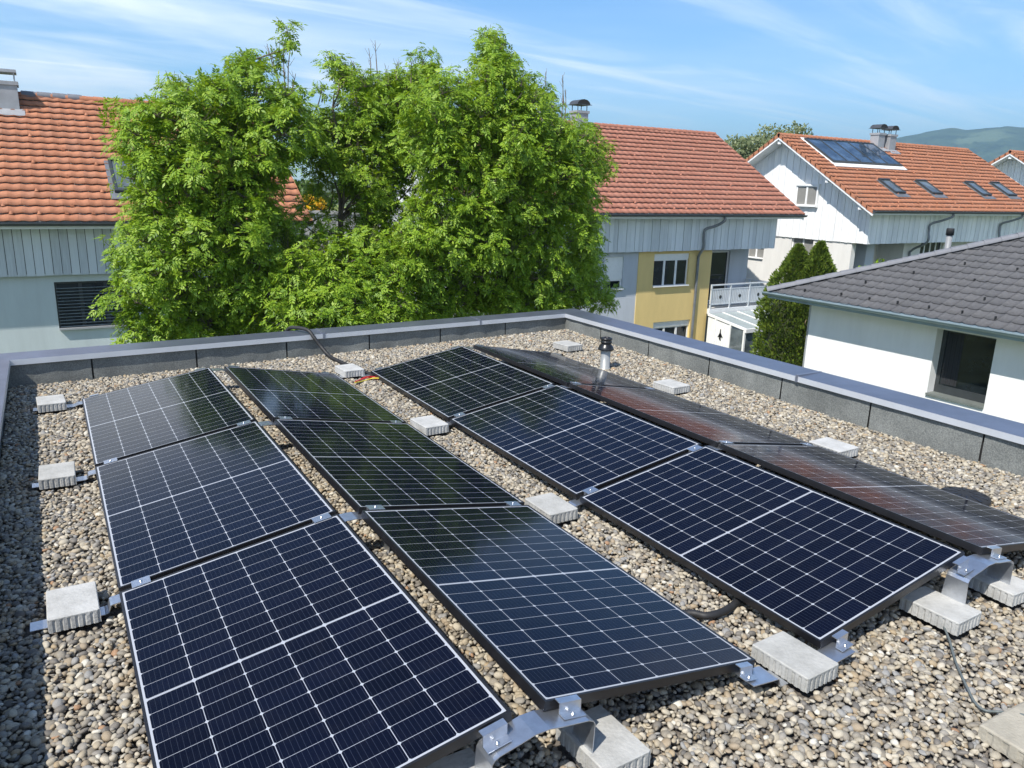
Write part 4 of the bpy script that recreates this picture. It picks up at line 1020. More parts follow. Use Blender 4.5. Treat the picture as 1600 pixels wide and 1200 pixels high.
gl = MB(); gl.hexa([(x0+.03, yf_+.0, zf_-.01), (x1-.03, yf_, zf_-.01), (x1-.03, yw, zb_-.01), (x0+.03, yw, zb_-.01), (x0+.03, yf_, zf_+.012), (x1-.03, yf_, zf_+.012), (x1-.03, yw, zb_+.012), (x0+.03, yw, zb_+.012)])
PC(gl, 'roof_glazing', simple('frosted_glass', (0.30, 0.345, 0.345), 0.25, 0, 0.12, 1.5))
sp_ = MB()
for a, c in ((yf_+.84, yf_+1.56), (yf_+1.64, yw-.02)):
    n = 12
    for i in range(n):
        ya, yb2 = a+(c-a)*i/n, a+(c-a)*(i+1)/n; d = .012 if i % 2 else -.012
        sp_.box((x0-.012+d, ya, GROUND+.1), (x0+.012+d, yb2, zf_+(zb_-zf_)*(ya-yf_)/(yw-yf_)-.10))
PC(sp_, 'side_curtain', MT['whitewood'])
gg = MB(); gg.box((x0+.04, yf_+.05, GROUND+.9), (x1-.04, yf_+.06, zf_-.14)); gg.box((x0-.004, yf_+.1, GROUND+.9), (x0+.004, yf_+.76, zf_-.07)); PC(gg, 'wall_glazing', MT['roofglass'])
bs = MB(); bs.box((x0-.02, yf_+.03, GROUND), (x1, yf_+.09, GROUND+.9)); PC(bs, 'plinth', MT['cream_pl'])
q = at(1125, 522, x=x0-.04)     # small dark bird silhouette on the side curtain
sil = MB(); yy, zz = q[1], q[2]
sil.hexa([(x0-.034, yy-.06, zz-.28), (x0-.030, yy-.06, zz-.28), (x0-.030, yy+.05, zz-.20), (x0-.034, yy+.05, zz-.20), (x0-.034, yy-.02, zz+.20), (x0-.030, yy-.02, zz+.20), (x0-.030, yy+.02, zz+.20), (x0-.034, yy+.02, zz+.20)])
sil.hexa([(x0-.034, yy-.15, zz-.12), (x0-.030, yy-.15, zz-.12), (x0-.030, yy+.13, zz-.14), (x0-.034, yy+.13, zz-.14), (x0-.034, yy-.03, zz+.05), (x0-.030, yy-.03, zz+.05), (x0-.030, yy+.03, zz+.05), (x0-.034, yy+.03, zz+.05)])
PC(sil, 'silhouette', MT['dark'])

# right house -----------------------------------------------------------
t, P, G = gable_house('terraced_house', 'white boarded gable house with solar collectors and four skylights in its orange roof', 'house',
    30.78, 46.9, 14.08, 1.14, 5.6, 31.0, .77, 14.72, -.28, MT['redtile'], MT['whiteboard'], MT['cream_pl'], 'terraced houses with orange tiled roofs')
def hole_x(u0, v0, u1, v1, x=31.62): a = at(u0, v0, x=x); c = at(u1, v1, x=x); return (c[1], a[1], c[2], a[2])
WR = [hole_x(1238, 366, 1268, 402), hole_x(1168, 383, 1192, 405)]
af = at(1440, 376, y=15.5); cf_ = at(1471, 398, y=15.5); WF = [(af[0], cf_[0], af[2]-1.5, af[2]), (40.7, 42.3, -1.9, -.65)]
b = MB(); wall_cut(b, 'x', 31.62, 31.92, 15.5, 24.6, GROUND, -.285, WR); wall_cut(b, 'y', 15.5, 15.8, 35.6, 46.0, GROUND, -.285, WF)
b.box((31.921, 16.9, GROUND), (35.6, 17.1, -.285)); b.box((35.6, 15.801, GROUND), (35.9, 17.1, -.285)); b.box((45.7, 15.801, GROUND), (46, 24.6, -.285)); b.box((31.921, 24.3, GROUND), (45.699, 24.6, -.285)); P(b, 'wall', MT['cream_pl'])
b = MB(); b.box((33, 17.5, GROUND), (33.1, 24.2, -.29)); b.box((36.0, 17.2, GROUND), (45.6, 17.3, -.29)); P(b, 'inner_wall', MT['dark'])
b = MB(); b.box((32.9, 15.62, GROUND), (33.5, 16.3, -.285)); P(b, 'pillar', MT['blue_pl'])
for h in WR: window(t, LP((31.62, (h[0]+h[1])/2, (h[2]+h[3])/2)), h[1]-h[0], h[3]-h[2], 'x', 2, MT['whitewood'], curtain=True, shutter=.05)
for h, n_ in zip(WF, (4, 2)): window(t, LP(((h[0]+h[1])/2, 15.5, (h[2]+h[3])/2)), h[1]-h[0], h[3]-h[2], 'y', n_, MT['whitewood'])
for q_ in ((1246, 290, 1275, 322), (1195, 287, 1201, 303)):
    a = at(q_[0], q_[1], x=31.5); c = at(q_[2], q_[3], x=31.5)
    window(t, LP((31.545, (a[1]+c[1])/2, (a[2]+c[2])/2)), a[1]-c[1], a[2]-c[2], 'x', 2, MT['whitewood'], rec=-.03, curtain=True)
for (xa, xc, ya, yc) in ((33.9, 34.68, 15.28, 16.28), (36.86, 37.72, 15.3, 16.33), (41.25, 42.05, 15.3, 16.4), (43.75, 44.6, 15.35, 16.45)): skylight(P, G, xa, xc, ya, yc)
n5 = 5; X0c, X1c = 32.15, 37.4
cb_ = MB(); nn = np.array((0, -G['S'], G['C'])); us = np.array((0, G['C'], G['S']))
def qs(x, y, h): return tuple(np.array((x, y, on_slope(G, y))) + nn*h)
def slab(m, xa, xc, ya, yc, h0, h1): m.hexa([qs(xa, ya, h0), qs(xc, ya, h0), qs(xc, yc, h0), qs(xa, yc, h0), qs(xa, ya, h1), qs(xc, ya, h1), qs(xc, yc, h1), qs(xa, yc, h1)])
slab(cb_, X0c-.04, X1c+.04, 17.48, 17.56, .04, .165); slab(cb_, X0c-.04, X1c+.04, 19.26, 19.34, .04, .165)
for i in range(n5+1): x = X0c+(X1c-X0c)*i/n5; slab(cb_, x-.035, x+.035, 17.561, 19.259, .04, .16)
P(cb_, 'collector_frame', MT['darkframe'], G['roof'])
for i in range(n5):
    m = MB(); a_ = X0c+(X1c-X0c)*i/n5; slab(m, a_+.036, a_+(X1c-X0c)/n5-.036, 17.562, 19.258, .05, .14); P(m, 'solar_collector', MT['collector'], G['roof'])
m = MB(); slab(m, X0c-.15, X1c+.15, 17.22, 17.479, .05, .085); slab(m, X0c-.15, X1c+.15, 19.341, 19.46, .05, .085); slab(m, X0c-.13, X0c-.041, 17.48, 19.34, .05, .08); slab(m, X1c+.041, X1c+.13, 17.48, 19.34, .05, .08); P(m, 'flashing', MT['whitewood'], G['roof'])
chimney(P, G, 37.9, 19.35, .52, .5, 4.86); chimney(P, G, 38.66, 19.2, .52, .5, 4.82)
downpipe(P, [(36.75, 14.02, 1.06), (36.75, 14.05, .92), (36.4, 14.35, .72), (36.05, 14.62, .55), (36.02, 14.63, .2), (36.0, 14.63, -.3), (36.0, 15.35, -.75), (36.0, 15.40, -1.3), (36.0, 15.40, GROUND+.1)], .055)
downpipe(P, [(42.95, 14.02, 1.06), (42.95, 14.05, .92), (42.6, 14.35, .72), (42.25, 14.62, .55), (42.2, 14.63, .2), (42.2, 14.63, -.3), (42.2, 15.35, -.75), (42.2, 15.40, -1.3), (42.2, 15.40, GROUND+.1)], .055)

# farthest house --------------------------------------------------------
t, P, G = gable_house('terraced_house', 'white gable with orange roof peeping in at the far right picture edge', 'house',
    51.4, 66, 14.0, 1.25, 5.6, 31.0, .85, 14.65, -.1, MT['redtile'], MT['whiteboard'], MT['cream_pl'], 'terraced houses with orange tiled roofs')
b = MB(); b.box((52.3, 15.4, GROUND), (65.1, 23.8, -.105)); P(b, 'wall', MT['cream_pl'])
chimney(P, G, 58.5, 19.3, .6, .55, 5.3)

# ------------------------------------------------------------------ bungalow
bg_ = thing('bungalow', 'white bungalow with charcoal hipped tile roof beyond the right parapet', 'house', (23.4, 2, GROUND))
off = -Vector(bg_.location)
def PB(b, n, m, par=None): o = b.build(n, m, par or bg_); o.location = off if par is None else (0, 0, 0); return o
EX0, EX1, EY1, EY0, EZ, TB = 17.95, 29.0, 8.25, -9.5, -1.0, math.tan(R_(22.3)); CB, SB = math.cos(R_(22.3)), math.sin(R_(22.3))
HW = (EX1-EX0)/2; RZ = EZ+HW*TB; XM = (EX0+EX1)/2
rf = MB(); SLb = HW/CB
# west slope (faces our roof): u runs from the north end to the south end
tile_field(rf, (EX0, EY1, EZ), (0, -1, 0), (CB, 0, SB), (-SB, 0, CB), EY1-EY0, SLb, .30, .36, .036, clip=lambda s: (s*CB, (EY1-EY0)-s*CB), shape='roll', lift=.024)
# north slope
tile_field(rf, (EX1, EY1, EZ), (-1, 0, 0), (0, -CB, SB), (0, SB, CB), EX1-EX0, SLb, .30, .36, .030, clip=lambda s: (s*CB, (EX1-EX0)-s*CB), shape='roll', lift=.024)
roofb = PB(rf, 'roof', MT['darktile']); fix_lip(roofb)
dk = MB(); dz = .02
v0 = [(EX0, EY0, EZ-dz), (EX1, EY0, EZ-dz), (EX1, EY1, EZ-dz), (EX0, EY1, EZ-dz), (XM, EY0+HW, RZ-dz), (XM, EY1-HW, RZ-dz)]
dk.add(v0, [(0, 4, 5, 3), (3, 5, 2), (2, 5, 4, 1), (1, 4, 0), (0, 3, 2, 1)]); PB(dk, 'roof_deck', MT['hip'])
so_ = MB(); so_.box((EX0+.02, EY0+.02, EZ-.16), (EX1-.02, EY1-.02, EZ-.022)); PB(so_, 'soffit', MT['whitewood'])
hp = MB(); n = 19
for (ax, ay, az), (bx2, by2, bz2) in (((EX0, EY1, EZ), (XM, EY1-HW, RZ)), ((EX1, EY1, EZ), (XM, EY1-HW, RZ)), ((XM, EY1-HW, RZ), (XM, EY0+HW, RZ))):
    A = np.array((ax, ay, az)); B = np.array((bx2, by2, bz2)); Ln = np.linalg.norm(B-A); k_ = int(Ln/.40)
    d = (B-A)/Ln; sd = np.cross(d, (0, 0, 1)); sd /= np.linalg.norm(sd); upv = np.cross(sd, d)
    for i in range(k_):
        p0, p1 = A+d*(Ln*i/k_-.03), A+d*(Ln*(i+1)/k_); V = []
        for p, r in ((p0, .130), (p1, .112)):
            for j in range(9):
                q_ = math.pi*j/8; V.append(p + sd*math.cos(q_)*r + upv*(math.sin(q_)*r*.95+.045))
        hp.add(V, [(j, j+1, 9+j+1, 9+j) for j in range(8)], 0, True); hp.add(V[:9], [tuple(range(8, -1, -1))])
PB(hp, 'hip_cap', MT['hip'], roofb)
gu = MB(); r = .085
V = []
for y in (EY0-.05, EY1+.12):
    for k in range(9): q_ = math.pi+math.pi*k/8; V.append((EX0-.07+r*math.cos(q_), y, EZ-.0+r*math.sin(q_)))
gu.add(V, [(k, k+1, 9+k+1, 9+k) for k in range(8)], 0, True); gu.add(V[:9], [tuple(range(9))]); gu.add(V[9:], [tuple(range(8, -1, -1))])
gu.box((EX0-.165, EY0-.05, EZ-.012), (EX0-.145, EY1+.12, EZ+.014)); gu.box((EX0+.003, EY0, EZ-.165), (EX0+.018, EY1+.02, EZ+.03))
PB(gu, 'gutter', MT['zincblue'])
XWL, YWL = EX0+.64, EY1-1.05
wa = [at(u, v, x=XWL) for u, v in ((1468, 517), (1458, 606), (1553, 531), (1537, 636))]
oy0, oy1 = (wa[2][1]+wa[3][1])/2-.03, (wa[0][1]+wa[1][1])/2+.10; oz1 = (wa[0][2]+wa[2][2])/2+.04; oz0 = at(1447, 613, x=XWL)[2]
b = MB(); zt = EZ-.162; DEP = .28
b.box((XWL, YWL-.001, GROUND), (XWL+.4, oy1, zt)); b.box((XWL, oy0, GROUND), (XWL+.4, -9, zt)); b.box((XWL, oy1, oz1), (XWL+.4, oy0, zt)); b.box((XWL, oy1, GROUND), (XWL+.4, oy0, oz0))
b.box((XWL+.401, YWL, GROUND), (EX1-.72, YWL-.4, zt)); b.box((XWL+.401, -9, GROUND), (EX1-.72, -8.6, zt)); b.box((EX1-1.12, YWL-.401, GROUND), (EX1-.72, -8.599, zt))
PB(b, 'wall', MT['white_pl'])
b = MB(); b.box((XWL+2.4, YWL-.5, GROUND), (XWL+2.5, -8.5, zt)); PB(b, 'inner_wall', MT['dark'])
f = MB(); yA, yB_ = oy1-.06, oy0+.06     # yA > yB_
xf = XWL+DEP
f.box((xf, oy1, oz0), (xf+.07, oy1-.10, oz1)); f.box((xf, oy0, oz0), (xf+.07, oy0+.07, oz1)); f.box((xf, oy1-.10, oz1-.07), (xf+.07, oy0+.07, oz1)); f.box((xf, oy1-.10, oz0), (xf+.07, oy0+.07, oz0+.20))
wn = PB(f, 'window', MT['darkframe'])
gl = MB(); gl.box((xf+.03, oy1-.1, oz0+.2), (xf+.04, oy0+.07, oz1-.07)); PB(gl, 'pane', MT['glass'], wn)
cu = MB()
for i in range(7): cu.box((xf+.026-.004*(i % 2), oy1-.14-i*.055, oz0+.24), (xf+.0285, oy1-.19-i*.055, oz1-.10))
PB(cu, 'curtain', simple('dark_curtain', (0.016, 0.017, 0.02), .8), wn)
sl_ = MB(); sl_.box((XWL-.06, oy1, oz0-.045), (xf, oy0, oz0+.004)); PB(sl_, 'sill', MT['stonesill'], wn)
dpb = MB(); dpb.tube([(XWL+.07, YWL+.06, EZ-.15), (XWL+.07, YWL+.06, GROUND+.05)], .045, 10); PB(dpb, 'downpipe', MT['zincpale'])
hk = [(1258, 453), (1315, 459), (1359, 466), (1403, 472), (1452, 479), (1504, 487), (1556, 496), (1353, 440), (1428, 425), (1438, 452), (1508, 411), (1523, 437), (1539, 466), (1590, 420)]
for u, v in hk:
    d = RGT*((u-800)/FPX) + DWN*((v-600)/FPX) + FWD
    tt = (EZ + (CAM[0]-EX0)*TB - CAM[2] + .07)/(d[2]-d[0]*TB); p = CAM+d*tt
    m = MB(); m.box((p[0]-.04, p[1]-.012, p[2]-.05), (p[0]+.02, p[1]+.012, p[2]+.03)); PB(m, 'snow_hook', MT['blackmat'], roofb)
fp = at(1479, 396, y=6.1)
m = MB(); m.lathe((fp[0], 6.1, fp[2]-.8), [(.085, 0), (.085, 1.34), (.075, 1.34), (.075, 1.38)], 20); PB(m, 'flue_pipe', MT['zincpale2'], roofb)
m = MB(); m.lathe((fp[0], 6.1, fp[2]+.54), [(.09, 0), (.11, .0), (.11, .17), (.10, .20)], 20); PB(m, 'flue_cap', MT['blackmat'], roofb)

# ------------------------------------------------------------------ foliage
def leaf_template(pairs=3, ln=.165, ll=.074, lw=.029, droop=.30):
    """pinnate ash leaf: leaflets in pairs along a stalk, one at the tip; one rhombus per leaflet"""
    V = []
    for k in range(pairs):
        s = ln*(0.30+0.62*k/pairs)
        z = -droop*s*s/ln
        for sg in (-1, 1):
            a = R_(52); d = np.array([math.cos(a), sg*math.sin(a), -.16]); d /= np.linalg.norm(d)
            nrm = np.array([-sg*math.sin(a), math.cos(a)*1.0*sg*sg, 0.0]); nrm = np.array([-d[1], d[0], 0]); nrm /= np.linalg.norm(nrm)
            o = np.array([s, 0, z]); L2 = ll*(1-.12*k)
            V.append([o, o+d*L2*.45+nrm*lw/2, o+d*L2+np.array([0, 0, -.006]), o+d*L2*.45-nrm*lw/2])
    o = np.array([ln*.9, 0, -droop*ln*.81]); d = np.array([.9, 0, -.45]); d /= np.linalg.norm(d)
    V.append([o, o+d*ll*.45+np.array([0, lw/2, 0]), o+d*ll*1.05, o+d*ll*.45-np.array([0, lw/2, 0])])
    return np.array(V).reshape(-1, 3)
LEAF = leaf_template()
def rot_from(ax, roll):
    """rotation matrices whose local x is ax, rolled about it"""
    ax = ax/np.linalg.norm(ax, axis=1)[:, None]
    up = np.tile(np.array([0., 0., 1.]), (len(ax), 1)); up[np.abs(ax[:, 2]) > .95] = (1, 0, 0)
    y = np.cross(up, ax); y /= np.linalg.norm(y, axis=1)[:, None]; z = np.cross(ax, y)
    c, s = np.cos(roll)[:, None], np.sin(roll)[:, None]
    y2 = y*c+z*s; z2 = -y*s+z*c
    return np.stack([ax, y2, z2], axis=2)
def place(template, pos, R, sc):
    k = len(template); V = np.einsum('nij,kj->nki', R, template)*sc[:, None, None] + pos[:, None, :]
    return V.reshape(-1, 3)
def rosettes(pos, axis, rg, per=6, size=(.65, 1.2)):
    """shoots: each a whorl of pinnate leaves round its axis"""
    n = len(pos); axis = axis/np.linalg.norm(axis, axis=1)[:, None]
    A = np.repeat(axis, per, 0); Pp = np.repeat(pos, per, 0)
    rnd = rg.normal(size=A.shape); side = np.cross(A, rnd); side /= np.linalg.norm(side, axis=1)[:, None]
    d = side*rg.uniform(.75, 1.1, (len(A), 1)) + A*rg.uniform(-.05, .65, (len(A), 1)); d[:, 2] -= rg.uniform(0, .55, len(A)); d /= np.linalg.norm(d, axis=1)[:, None]
    tgt = A*.95 + np.array([-.12, -.18, .45]) + rg.normal(0, .34, A.shape)
    y_ = np.cross(tgt, d); y_ /= np.linalg.norm(y_, axis=1)[:, None]
    Rm_ = np.stack([d, y_, np.cross(d, y_)], axis=2); sc = rg.uniform(*size, len(A))
    Pp = Pp + A*rg.uniform(-.06, .05, (len(A), 1))
    return place(LEAF, Pp, Rm_, sc)
def quads(V): return np.arange(len(V)).reshape(-1, 4)

def in_poly(poly, u, v):
    c = False; n = len(poly)
    for i in range(n):
        x0, y0 = poly[i]; x1, y1 = poly[(i+1) % n]
        if (y0 > v) != (y1 > v) and u < (x1-x0)*(v-y0)/(y1-y0)+x0: c = not c
    return c
def ash_tree(label, trunk, cy, poly, holes, n_clump, seed, depth, shoots=(), bare=(), per_clump=62, stems=1):
    rg = np.random.default_rng(seed); rnd = random.Random(seed)
    base = np.array([*trunk, GROUND]); t = thing('ash_tree', label, 'tree', tuple(base), 'ash trees between the roof and the houses')
    us = [p[0] for p in poly]; vs = [p[1] for p in poly]; cu, cv = (min(us)+max(us))/2, (min(vs)+max(vs))/2
    clumps = []; tries = 0
    while len(clumps) < n_clump and tries < 60000:
        tries += 1
        u = rnd.uniform(min(us), max(us)); v = rnd.uniform(min(vs), max(vs)); r = rnd.uniform(.30, .60) if tries < 5000 else rnd.uniform(.18, .34)
        rp = (r*.68+.02)*FPX/14.0
        if not all(in_poly(poly, u+rp*math.cos(q), v+rp*.85*math.sin(q)) for q in np.arange(0, 6.28, .785)):
            continue
        if any((u-hu)**2/(ha+rp*.7)**2+(v-hv)**2/(hb+rp*.7)**2 < 1 for hu, hv, ha, hb in holes): continue
        e = min(1, max(abs(u-cu)/((max(us)-min(us))/2), abs(v-cv)/((max(vs)-min(vs))/2)))
        dd = depth*math.sqrt(max(.12, 1-e*e))
        y = cy + rnd.choice((-1, -1, -.75, -.3, .6))*dd*rnd.uniform(.75, 1.0)
        p = at(u, v, y=y)
        if any(np.linalg.norm(p-q) < (.74 if tries < 30000 else .66)*(r+s) for q, s in clumps): continue
        clumps.append((p, r))
    for (u, v, dy, r) in shoots: clumps.append((at(u, v, y=cy+dy), r))
    P0, A0 = [], []
    for p, r in clumps:
        n = max(5, int(per_clump*(r/.5)**2)); d = rg.normal(size=(n, 3)); d /= np.linalg.norm(d, axis=1)[:, None]
        lob = 1+.22*np.sin(d[:, 0]*4+rg.uniform(0, 6))*np.sin(d[:, 2]*5+rg.uniform(0, 6)); rad = r*lob*rg.uniform(.40, 1.08, n)**.6
        sq = np.array([1.0, 1.0, rg.uniform(.75, 1.1)]); pos = p + d*rad[:, None]*sq
        ax = d*.9 + np.array([0, 0, .95]) + rg.normal(0, .25, (n, 3)); P0.append(pos); A0.append(ax)
    P0 = np.concatenate(P0); A0 = np.concatenate(A0)
    V = rosettes(P0, A0, rg)
    crown = np_mesh('crown', V-base, quads(V), MT['ash'], t)
    # trunk, limbs and twigs
    m = MB(); fork = []
    zmin = min(p[2] for p, r in clumps)
    for s in range(stems):
        bx_ = base + np.array([rnd.uniform(-.15, .15)*(stems > 1), rnd.uniform(-.1, .1)*(stems > 1), 0])
        path = [bx_]; top = max(p[2] for p, r in clumps)-.8
        k = 9; dx, dy = rnd.uniform(-.9, .9) if stems > 1 else rnd.uniform(-.2, .2), rnd.uniform(-.4, .4)
        for i in range(1, k+1):
            f = i/k; path.append(bx_ + np.array([dx*f+rnd.uniform(-.07, .07), dy*f+rnd.uniform(-.07, .07), (top-bx_[2])*f]))
        rs = [.15/(1+.25*(stems-1))*(1-.86*i/k)+.012 for i in range(k+1)]
        m.tube(path, rs, 9); fork += [(q, r_) for q, r_ in zip(path[3:], rs[3:])]
    n_big = len(clumps)-len(shoots)
    for ci_, (p, r) in enumerate(clumps):
        if ci_ >= n_big and r < .27:        # small top shoots grow out of the clump below them
            low = [(q, s_) for q, s_ in clumps if q[2] < p[2]-.15]
            if low:
                q = min(low, key=lambda k_: np.linalg.norm(k_[0]-p))[0]; m.tube([q, (q+p)/2+np.array([.03, 0, .02]), p], [.016, .011, .005], 5)
            for j in range(4):
                d = rg.normal(size=3); d /= np.linalg.norm(d); d[2] = abs(d[2]); m.tube([p, p+d*r*.9], [.005, .002], 4, cap=False)
            continue
        best = min(fork, key=lambda q: np.linalg.norm((p-q[0])*np.array([1, 1, .6])) + (2.0 if q[0][2] > p[2]-.25 else 0))
        q0 = best[0]; r0 = min(best[1]*.55, .035)
        pts = [q0]
        for f in (.35, .7, 1.0):
            pts.append(q0+(p-q0)*f+np.array([rnd.uniform(-.07, .07), rnd.uniform(-.07, .07), .06*math.sin(math.pi*f)]))
        m.tube(pts, [r0, r0*.75, r0*.55, .007], 6)
        for j in range(7):
            d = rg.normal(size=3); d /= np.linalg.norm(d); d[2] = abs(d[2])*.8; m.tube([p, p+d*r*.55, p+d*r*.95+np.array([0, 0, .05])], [.006, .004, .002], 4, cap=False)
    tr = m.build('trunk', MT['bark'], t, loc=tuple(-base))
    if bare:
        b2 = MB()
        for u, v, u2, v2, dy in bare:
            a = at(u, v, y=cy+dy); c = at(u2, v2, y=cy+dy); mid = (a+c)/2+np.array([rnd.uniform(-.03, .03), 0, 0])
            b2.tube([a, mid, c], [.011, .008, .004], 5)
            for j in range(3):
                q = a+(c-a)*rnd.uniform(.3, .9); b2.tube([q, q+np.array([rnd.uniform(-.1, .1), rnd.uniform(-.1, .1), .12])], [.004, .002], 4)
        b2.build('bare_twigs', MT['twig'], t, loc=tuple(-base))
    return t
polyL = [(190, 168), (240, 150), (268, 112), (310, 122), (352, 118), (372, 88), (395, 90), (418, 118), (455, 140), (478, 165), (480, 215), (470, 262), (425, 290), (440, 330), (475, 345), (490, 400), (500, 470), (480, 520), (330, 540), (225, 545), (205, 500), (192, 440), (182, 380), (205, 330), (190, 270), (182, 220)]
TL = at(365, 480, y=5.6)
ash_tree('leafy ash tree with a thin leafy sprout on top, left of the three', (TL[0], 5.6), 5.6, polyL, [(490, 150, 14, 34)], 190, 3, 1.25,
    shoots=[(450, 52, 0, .20), (451, 76, 0, .12), (428, 90, .1, .10), (390, 96, 0, .22), (384, 112, 0, .26), (455, 148, 0, .22), (450, 165, 0, .3), (465, 190, 0, .32), (195, 178, 0, .25), (186, 470, -.3, .3), (215, 520, -.4, .35), (190, 395, -.3, .28)],
    bare=[(443, 150, 417, 68, 0), (446, 150, 443, 70, 0), (450, 150, 455, 60, 0), (452, 150, 462, 115, 0), (440, 140, 425, 85, .1)], stems=1)
polyM = [(512, 92), (530, 88), (550, 112), (575, 122), (610, 118), (650, 104), (690, 118), (690, 210), (660, 250), (625, 290), (620, 340), (625, 400), (620, 460), (610, 520), (440, 530), (470, 450), (505, 400), (545, 372), (560, 330), (530, 290), (500, 262), (488, 235), (486, 200), (495, 172), (528, 165), (525, 130)]
TM = at(560, 420, y=6.4)
ash_tree('slender forked ash tree standing between two fuller ones', (TM[0], 6.4), 6.4, polyM, [(535, 322, 13, 14), (505, 145, 13, 20)], 210, 5, .95,
    shoots=[(503, 140, 0, .12), (519, 96, 0, .24), (540, 110, 0, .25), (480, 350, -.2, .3), (520, 380, -.5, .32), (470, 425, -2.2, .36), (515, 450, -2.4, .40), (555, 475, -2.5, .42), (545, 410, -2.2, .38), (500, 490, -2.5, .40), (590, 440, -2.3, .40), (530, 515, -2.6, .40), (610, 480, -2.5, .40), (585, 505, -2.6, .38), (495, 395, -2.0, .30), (520, 365, -1.6, .24), (575, 375, -1.9, .30), (455, 455, -2.2, .34), (445, 505, -2.3, .36), (605, 400, -2.0, .34), (488, 185, 0, .24), (495, 215, -.1, .26), (480, 242, 0, .24), (496, 255, 0, .24), (520, 300, .2, .12), (548, 308, .1, .11), (512, 335, -.1, .14), (530, 345, -.3, .16), (555, 345, -.2, .2), (490, 300, .2, .2), (500, 275, .2, .2), (480, 320, .1, .2), (560, 300, .2, .16), (455, 480, -1.2, .34), (560, 128, 0, .3), (590, 140, 0, .34), (620, 135, 0, .34), (640, 130, .2, .3), (610, 180, 0, .38), (640, 190, .3, .34), (575, 200, 0, .34), (545, 190, 0, .3), (510, 200, 0, .3)],
    bare=[(579, 125, 576, 75, 0), (590, 122, 586, 63, .1), (555, 125, 552, 95, 0), (622, 115, 622, 96, 0), (604, 120, 604, 108, 0), (503, 160, 500, 135, 0)], stems=3)
polyR = [(640, 112), (660, 88), (690, 112), (735, 118), (745, 75), (748, 50), (775, 42), (795, 58), (800, 100), (825, 122), (850, 128), (870, 165), (905, 195), (925, 205), (945, 245), (935, 290), (945, 340), (935, 385), (940, 420), (955, 465), (915, 478), (890, 492), (860, 490), (700, 505), (600, 515), (560, 470), (600, 420), (610, 370), (625, 330), (650, 300), (640, 250), (622, 210), (635, 160)]
TR = at(775, 420, y=5.4)
ash_tree('broadest ash tree, bushy and bright green, next to the yellow wall house', (TR[0], 5.4), 5.4, polyR, [(655, 268, 6, 14), (628, 322, 6, 10)], 290, 9, 1.55,
    shoots=[(765, 58, 0, .24), (785, 85, 0, .26), (755, 85, 0, .24), (772, 110, 0, .28), (662, 98, 0, .25), (945, 262, 0, .26), (935, 230, 0, .28), (955, 462, -.4, .22), (938, 470, -.4, .28), (925, 410, -.3, .3), (912, 200, .2, .26), (645, 285, .3, .11), (662, 262, .2, .12), (636, 300, .4, .10), (650, 248, .3, .12), (632, 335, .1, .12), (618, 318, .4, .11), (662, 300, 0, .16), (640, 400, -.9, .34), (600, 480, -1.1, .36)],
    bare=[(642, 130, 642, 84, 0), (660, 120, 660, 95, 0), (854, 140, 853, 112, 0), (881, 165, 879, 117, 0), (877, 190, 880, 126, .2), (882, 190, 884, 140, .2), (620, 125, 619, 100, .3)], stems=1)

def conifer(label, cen, h, r, seed, dead=False, lean=0.0):
    rg = np.random.default_rng(seed); t = thing('thuja_tree', label, 'tree', cen, 'thujas at the bungalow corner')
    n = 13000; hz_ = rg.uniform(0, 1, n)**.85; prof = np.where(hz_ < .62, .94+.06*np.sin(hz_*9), np.clip((1-hz_)/.38, 0, 1)**.85)
    prof = np.maximum(prof, .06*(1-hz_)+.02); a = rg.uniform(0, 2*np.pi, n); lump = 1+.10*np.sin(a*5+hz_*17)+.08*np.sin(a*3-hz_*31)
    rr_ = r*prof*lump*rg.uniform(.72, 1.03, n); pos = np.stack([np.cos(a)*rr_+lean*hz_, np.sin(a)*rr_, hz_*h], 1)
    d = np.stack([np.cos(a)*.75, np.sin(a)*.75, np.full(n, .85)], 1)+rg.normal(0, .3, (n, 3))
    tpl = np.array([[0, 0, 0], [.06, .032, 0], [.135, 0, .01], [.06, -.032, 0], [.02, 0, 0], [.07, .005, .030], [.12, .02, .04], [.05, .012, .008]])
    V = place(tpl, pos, rot_from(d, rg.uniform(0, 6.28, n)), rg.uniform(.7, 1.3, n)); np_mesh('foliage', V, quads(V), MT['thuja'], t)
    m = MB(); m.tube([(0, 0, 0), (lean*.5, 0, h*.5), (lean*.9, 0, h*.93)], [.12, .08, .015], 8); m.build('trunk', MT['bark'], t)
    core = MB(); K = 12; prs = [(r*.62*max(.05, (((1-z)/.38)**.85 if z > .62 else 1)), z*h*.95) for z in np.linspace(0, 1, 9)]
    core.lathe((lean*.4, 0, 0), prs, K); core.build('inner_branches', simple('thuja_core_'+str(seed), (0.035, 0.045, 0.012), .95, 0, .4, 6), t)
    if dead:
        b2 = MB()
        for k in range(190):
            a = rg.normal(-1.25, .42); z = rg.uniform(.12, .72)*h; x_, y_ = math.cos(a)*r*1.06, math.sin(a)*r*1.06
            p = np.array([x_, y_, z]); d = np.array([rg.normal(0, .12), rg.normal(0, .12), rg.uniform(-.1, .5)]); o_ = np.array([x_, y_, 0])*.12
            b2.tube([p-o_, p+d*.5+o_*.8, p+d+o_*.3], [.014, .011, .004], 4, cap=False)
        b2.build('dead_twigs', MT['deadtwig'], t)
c1 = at(1228, 560, y=10.2); c2 = at(1262, 560, y=9.6)
t1 = at(1229, 388, y=10.2); t2 = at(1262, 384, y=9.6)
conifer('dark green thuja column, the left one of the pair at the bungalow corner', (c1[0], 10.2, GROUND), t1[2]-GROUND+.05, 1.12, 21, lean=0.0)
